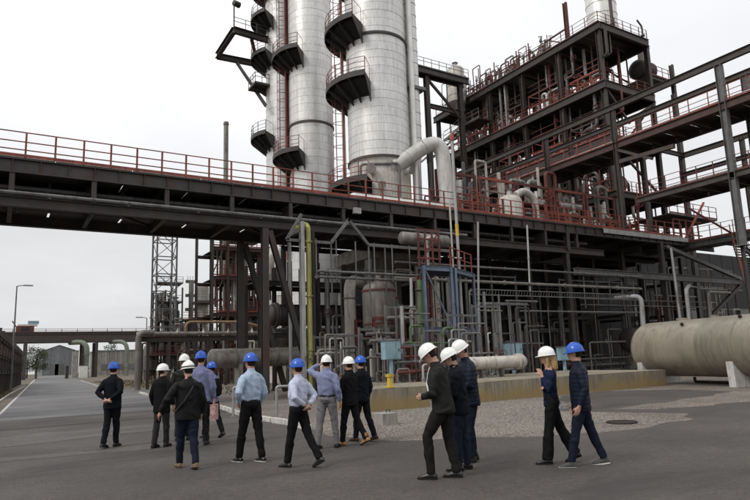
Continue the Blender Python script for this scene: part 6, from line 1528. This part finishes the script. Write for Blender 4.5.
    root.part('brim', bm_, K[hat], True, hato)
    rg_ = MB(); 
    for xo in (-.02, 0, .02): rg_.tube([TH((xo, R0y*math.cos(t_)*.99-.005, .102+.139*math.sin(t_))) for t_ in [PI*(.14+.72*k/12) for k in range(13)]], .006 if xo else .009, 6)
    root.part('ridge', rg_, K[hat], True, hato)
    nm_ = {'lshirt': 'shirt', 'wshirt': 'shirt', 'bshirt': 'shirt', 'lilac': 'top', 'navyt': 'top'}.get(top, 'jacket')
    tp_ = remesh(topb, nm_, K[top], .0115, rt, fold, quilt, 2, seed)
    remesh(botb, 'trousers', K[bot], .0115, rt, .0055, 0, 2, seed+3)
    if tuck: root.part('belt', MB().rings([(0, 0, .985, .168*B, .121*B), (0, 0, 1.02, .170*B, .123*B)], 24, TT), K['belt'], True)
    if extra: extra(root, TT, TH, WR, WL)
    # scale so that the head reaches the right height, then stand it on its spot
    zt_ = TH((0, 0, .247)).z; want = zrow(q.x, q.y, ytop)
    sc_ = want/zt_; rt.location = (q.x, q.y, 0.013 if q.y < 30 else .01); rt.rotation_euler = (0, 0, R(rz)); rt.scale = (sc_, sc_, sc_)
    PEOPLE.append((label, round(sc_, 3)))
    return rt
PEOPLE = []
DOWN = ((.24, -.04, 1.14), (.25, .05, .90)); SW_F = ((.23, .06, 1.14), (.22, .2, .96)); SW_B = ((.25, -.12, 1.15), (.25, -.16, .92))
BACK = ((.26, -.15, 1.16), (.03, -.20, 1.0)); POCK = ((.31, -.08, 1.16), (.21, .06, .98)); FRONT = ((.24, .04, 1.14), (.08, .24, 1.10))
def strapf(root, TT, TH, WR, WL):
    pts = [TT((.10, .06, 1.47)), TT((.09, -.10, 1.44)), TT((0, -.155, 1.28)), TT((-.12, -.150, 1.10)), TT((-.20, -.08, .98)), TT((-.205, .05, .95))]
    root.part('bag_strap', MB().tube(pts, .017, 6, .05), K['belt'], True)
    W_, f, inn = WL; root.part('phone', MB().bar(W_+f*.06+inn*.02, W_+f*.19+inn*.03, .075, .018), K['phone'])
    root.part('goggles', MB().tube([TH((.118*math.cos(a), -.005+.142*math.sin(a), .132)) for a in [2*PI*k/20 for k in range(21)]], .009, 6), K['belt'], True)
def packf(root, TT, TH, WR, WL):
    root.part('rucksack', MB().rings([(0, -.20, .98, .10, .05), (0, -.21, 1.02, .14, .085), (0, -.215, 1.15, .15, .095), (0, -.20, 1.32, .145, .08), (0, -.19, 1.40, .11, .05)], 18, TT), K['coat'], True)
def bagf(root, TT, TH, WR, WL):
    W_, f, inn = WR; root.part('tote_bag', MB().add([W_+Vector((x_, y_, z_)) for z_ in (-.42, -.12) for x_, y_ in ((-.05, -.16), (.05, -.16), (.05, .16), (-.05, .16))], [(3,2,1,0), (4,5,6,7), (0,1,5,4), (1,2,6,5), (2,3,7,6), (3,0,4,7)]), K['bag'])
    root.part('bag_handle', MB().tube([W_+Vector((0, -.1, -.13)), W_+Vector((0, -.05, -.02)), W_+Vector((0, .05, -.02)), W_+Vector((0, .1, -.13))], .008, 6), K['bag'])
def shirtf(root, TT, TH, WR, WL):
    root.part('shirt_front', MB().rings([(0, .075, .90, .09, .085), (0, .085, 1.05, .09, .085), (0, .09, 1.25, .085, .085), (0, .06, 1.40, .06, .065), (0, .04, 1.47, .04, .045)], 14, TT), K['paper'], True)
FAST = None
person('man in a dark suit and blue hard hat walking away with hands clasped behind him', 111, 447.5, 362, -6, ((10, 4, -4), (-9, 12, -3)), (BACK, BACK), 'hblue', 'suit', 'suit', 'blks', hem=.80, fold=.004)
person('man in a long black coat and white hard hat looking to his right', 161, 447.5, 364, -14, ((6, 4, 0), (-5, 8, 0)), (DOWN, DOWN), 'hwhite', 'coat', 'gtrouser', 'blks', hem=.74, fold=.004, head=(-30, 0))
person('man in a black jacket with a diagonal strap, holding a phone in his left hand', 187, 468.5, 361, 32, ((-12, 12, -1), (14, 4, 0)), (DOWN, ((.34, -.02, 1.18), (.42, .08, .98))), 'hwhite', 'shell', 'jeans', 'tans', build=1.1, hem=.80, extra=strapf, head=(10, 6))
person('visitor in a blue hard hat carrying a pink patterned bag beside the strap wearing man', 200, 446, 351, 5, ((10, 5, 0), (-10, 12, 0)), (DOWN, DOWN), 'hblue', 'lilac', 'gtrouser', 'blks', extra=bagf)
person('visitor in a lilac blue top with a black rucksack, rear foot lifted', 211, 438, 362, 48, ((-18, 12, 0), (13, 6, 0)), (SW_F, SW_B), 'hblue', 'lilac', 'trouser', 'blks', extra=packf)
person('visitor in a white hard hat almost hidden behind the strap wearing man', 183, 441, 354, 10, ((8, 5, 0), (-8, 10, 0)), (DOWN, DOWN), 'hwhite', 'olive', 'gtrouser', 'blks', hair='hgrey')
person('man in a light blue shirt and blue hard hat standing with his back turned', 251, 462, 353, 50, ((-10, 3, 1), (13, 3, 2)), (((.26, -.02, 1.14), (.24, .08, .92)), POCK), 'hblue', 'lshirt', 'trouser', 'blks', tuck=True, sole='sole', build=1.02, fold=.007)
person('man in a pale shirt and blue hard hat striding left, hands behind his back', 299, 467.5, 359, 58, ((-18, 16, 0), (13, 2, 0)), (BACK, BACK), 'hblue', 'wshirt', 'trouser', 'blks', tuck=True, fold=.007)
person('man in blue shirt and grey trousers raising his left arm to his head', 328, 448.5, 355, -14, ((9, 6, 5), (-7, 4, 6)), (DOWN, ((.42, .10, 1.50), (.12, .12, 1.64))), 'hwhite', 'bshirt', 'gchino', 'blks', tuck=True, build=1.03, fold=.007, head=(20, 0))
person('visitor in a black jacket and tan boots seen from behind, white hard hat', 351, 445.5, 357, 55, ((-14, 18, 0), (13, 6, 0)), (FRONT, FRONT), 'hwhite', 'coat', 'trouser', 'tanb', hem=.80, boots=True)
person('visitor in a navy jacket and blue hard hat half hidden behind the tan booted one', 363, 441.5, 356, 50, ((-12, 12, 0), (11, 5, 0)), (DOWN, FRONT), 'hblue', 'suit', 'suit', 'brs', hem=.82)
person('man in a dark olive jacket over a white shirt leading the huddled three', 447, 479, 345.5, 72, ((-4, 8, 0), (30, 34, 0)), (FRONT, FRONT), 'hwhite', 'olive', 'brownt', 'blks', lean=9, head=(0, 28), hem=.84, extra=shirtf, build=1.05)
person('man in a plain navy jacket and white hard hat, middle of the huddled three', 463, 470.5, 349, 80, ((-3, 3, 1), (6, 5, 1)), (DOWN, FRONT), 'hwhite', 'suit', 'jeans', 'blks', lean=5, head=(0, 22), hem=.80, build=1.06)
person('tallest man of the huddled three in a navy quilted jacket', 473, 462, 341.5, 102, ((-2, 3, 1), (7, 6, 1)), (DOWN, FRONT), 'hwhite', 'navy', 'jeans', 'brs', lean=4, head=(10, 26), hem=.80, quilt=.005, build=1.08)
person('blonde woman in a navy top with folded arms and long black trousers', 556, 463.5, 347, 84, ((-17, 10, 0), (11, 4, 0)), (((.23, .0, 1.14), (-.06, .115, 1.17)), ((.20, .05, 1.13), (.10, .125, 1.35))), 'hwhite', 'navyt', 'trouser', 'blks', sex='f', hair='blond', hem=.86, flare=.030, head=(-12, 4), collar=False)
person('man in a navy quilted jacket, blue hard hat and striped sneakers', 586, 466, 343, 82, ((-17, 4, 1), (16, 3, 1)), (DOWN, DOWN), 'hblue', 'navy', 'jeans', 'snk', sole='sole', quilt=.005, hem=.80, head=(-18, 6), build=1.03)
bpy.data.scenes.remove(TMP)
print('PEOPLE', PEOPLE)
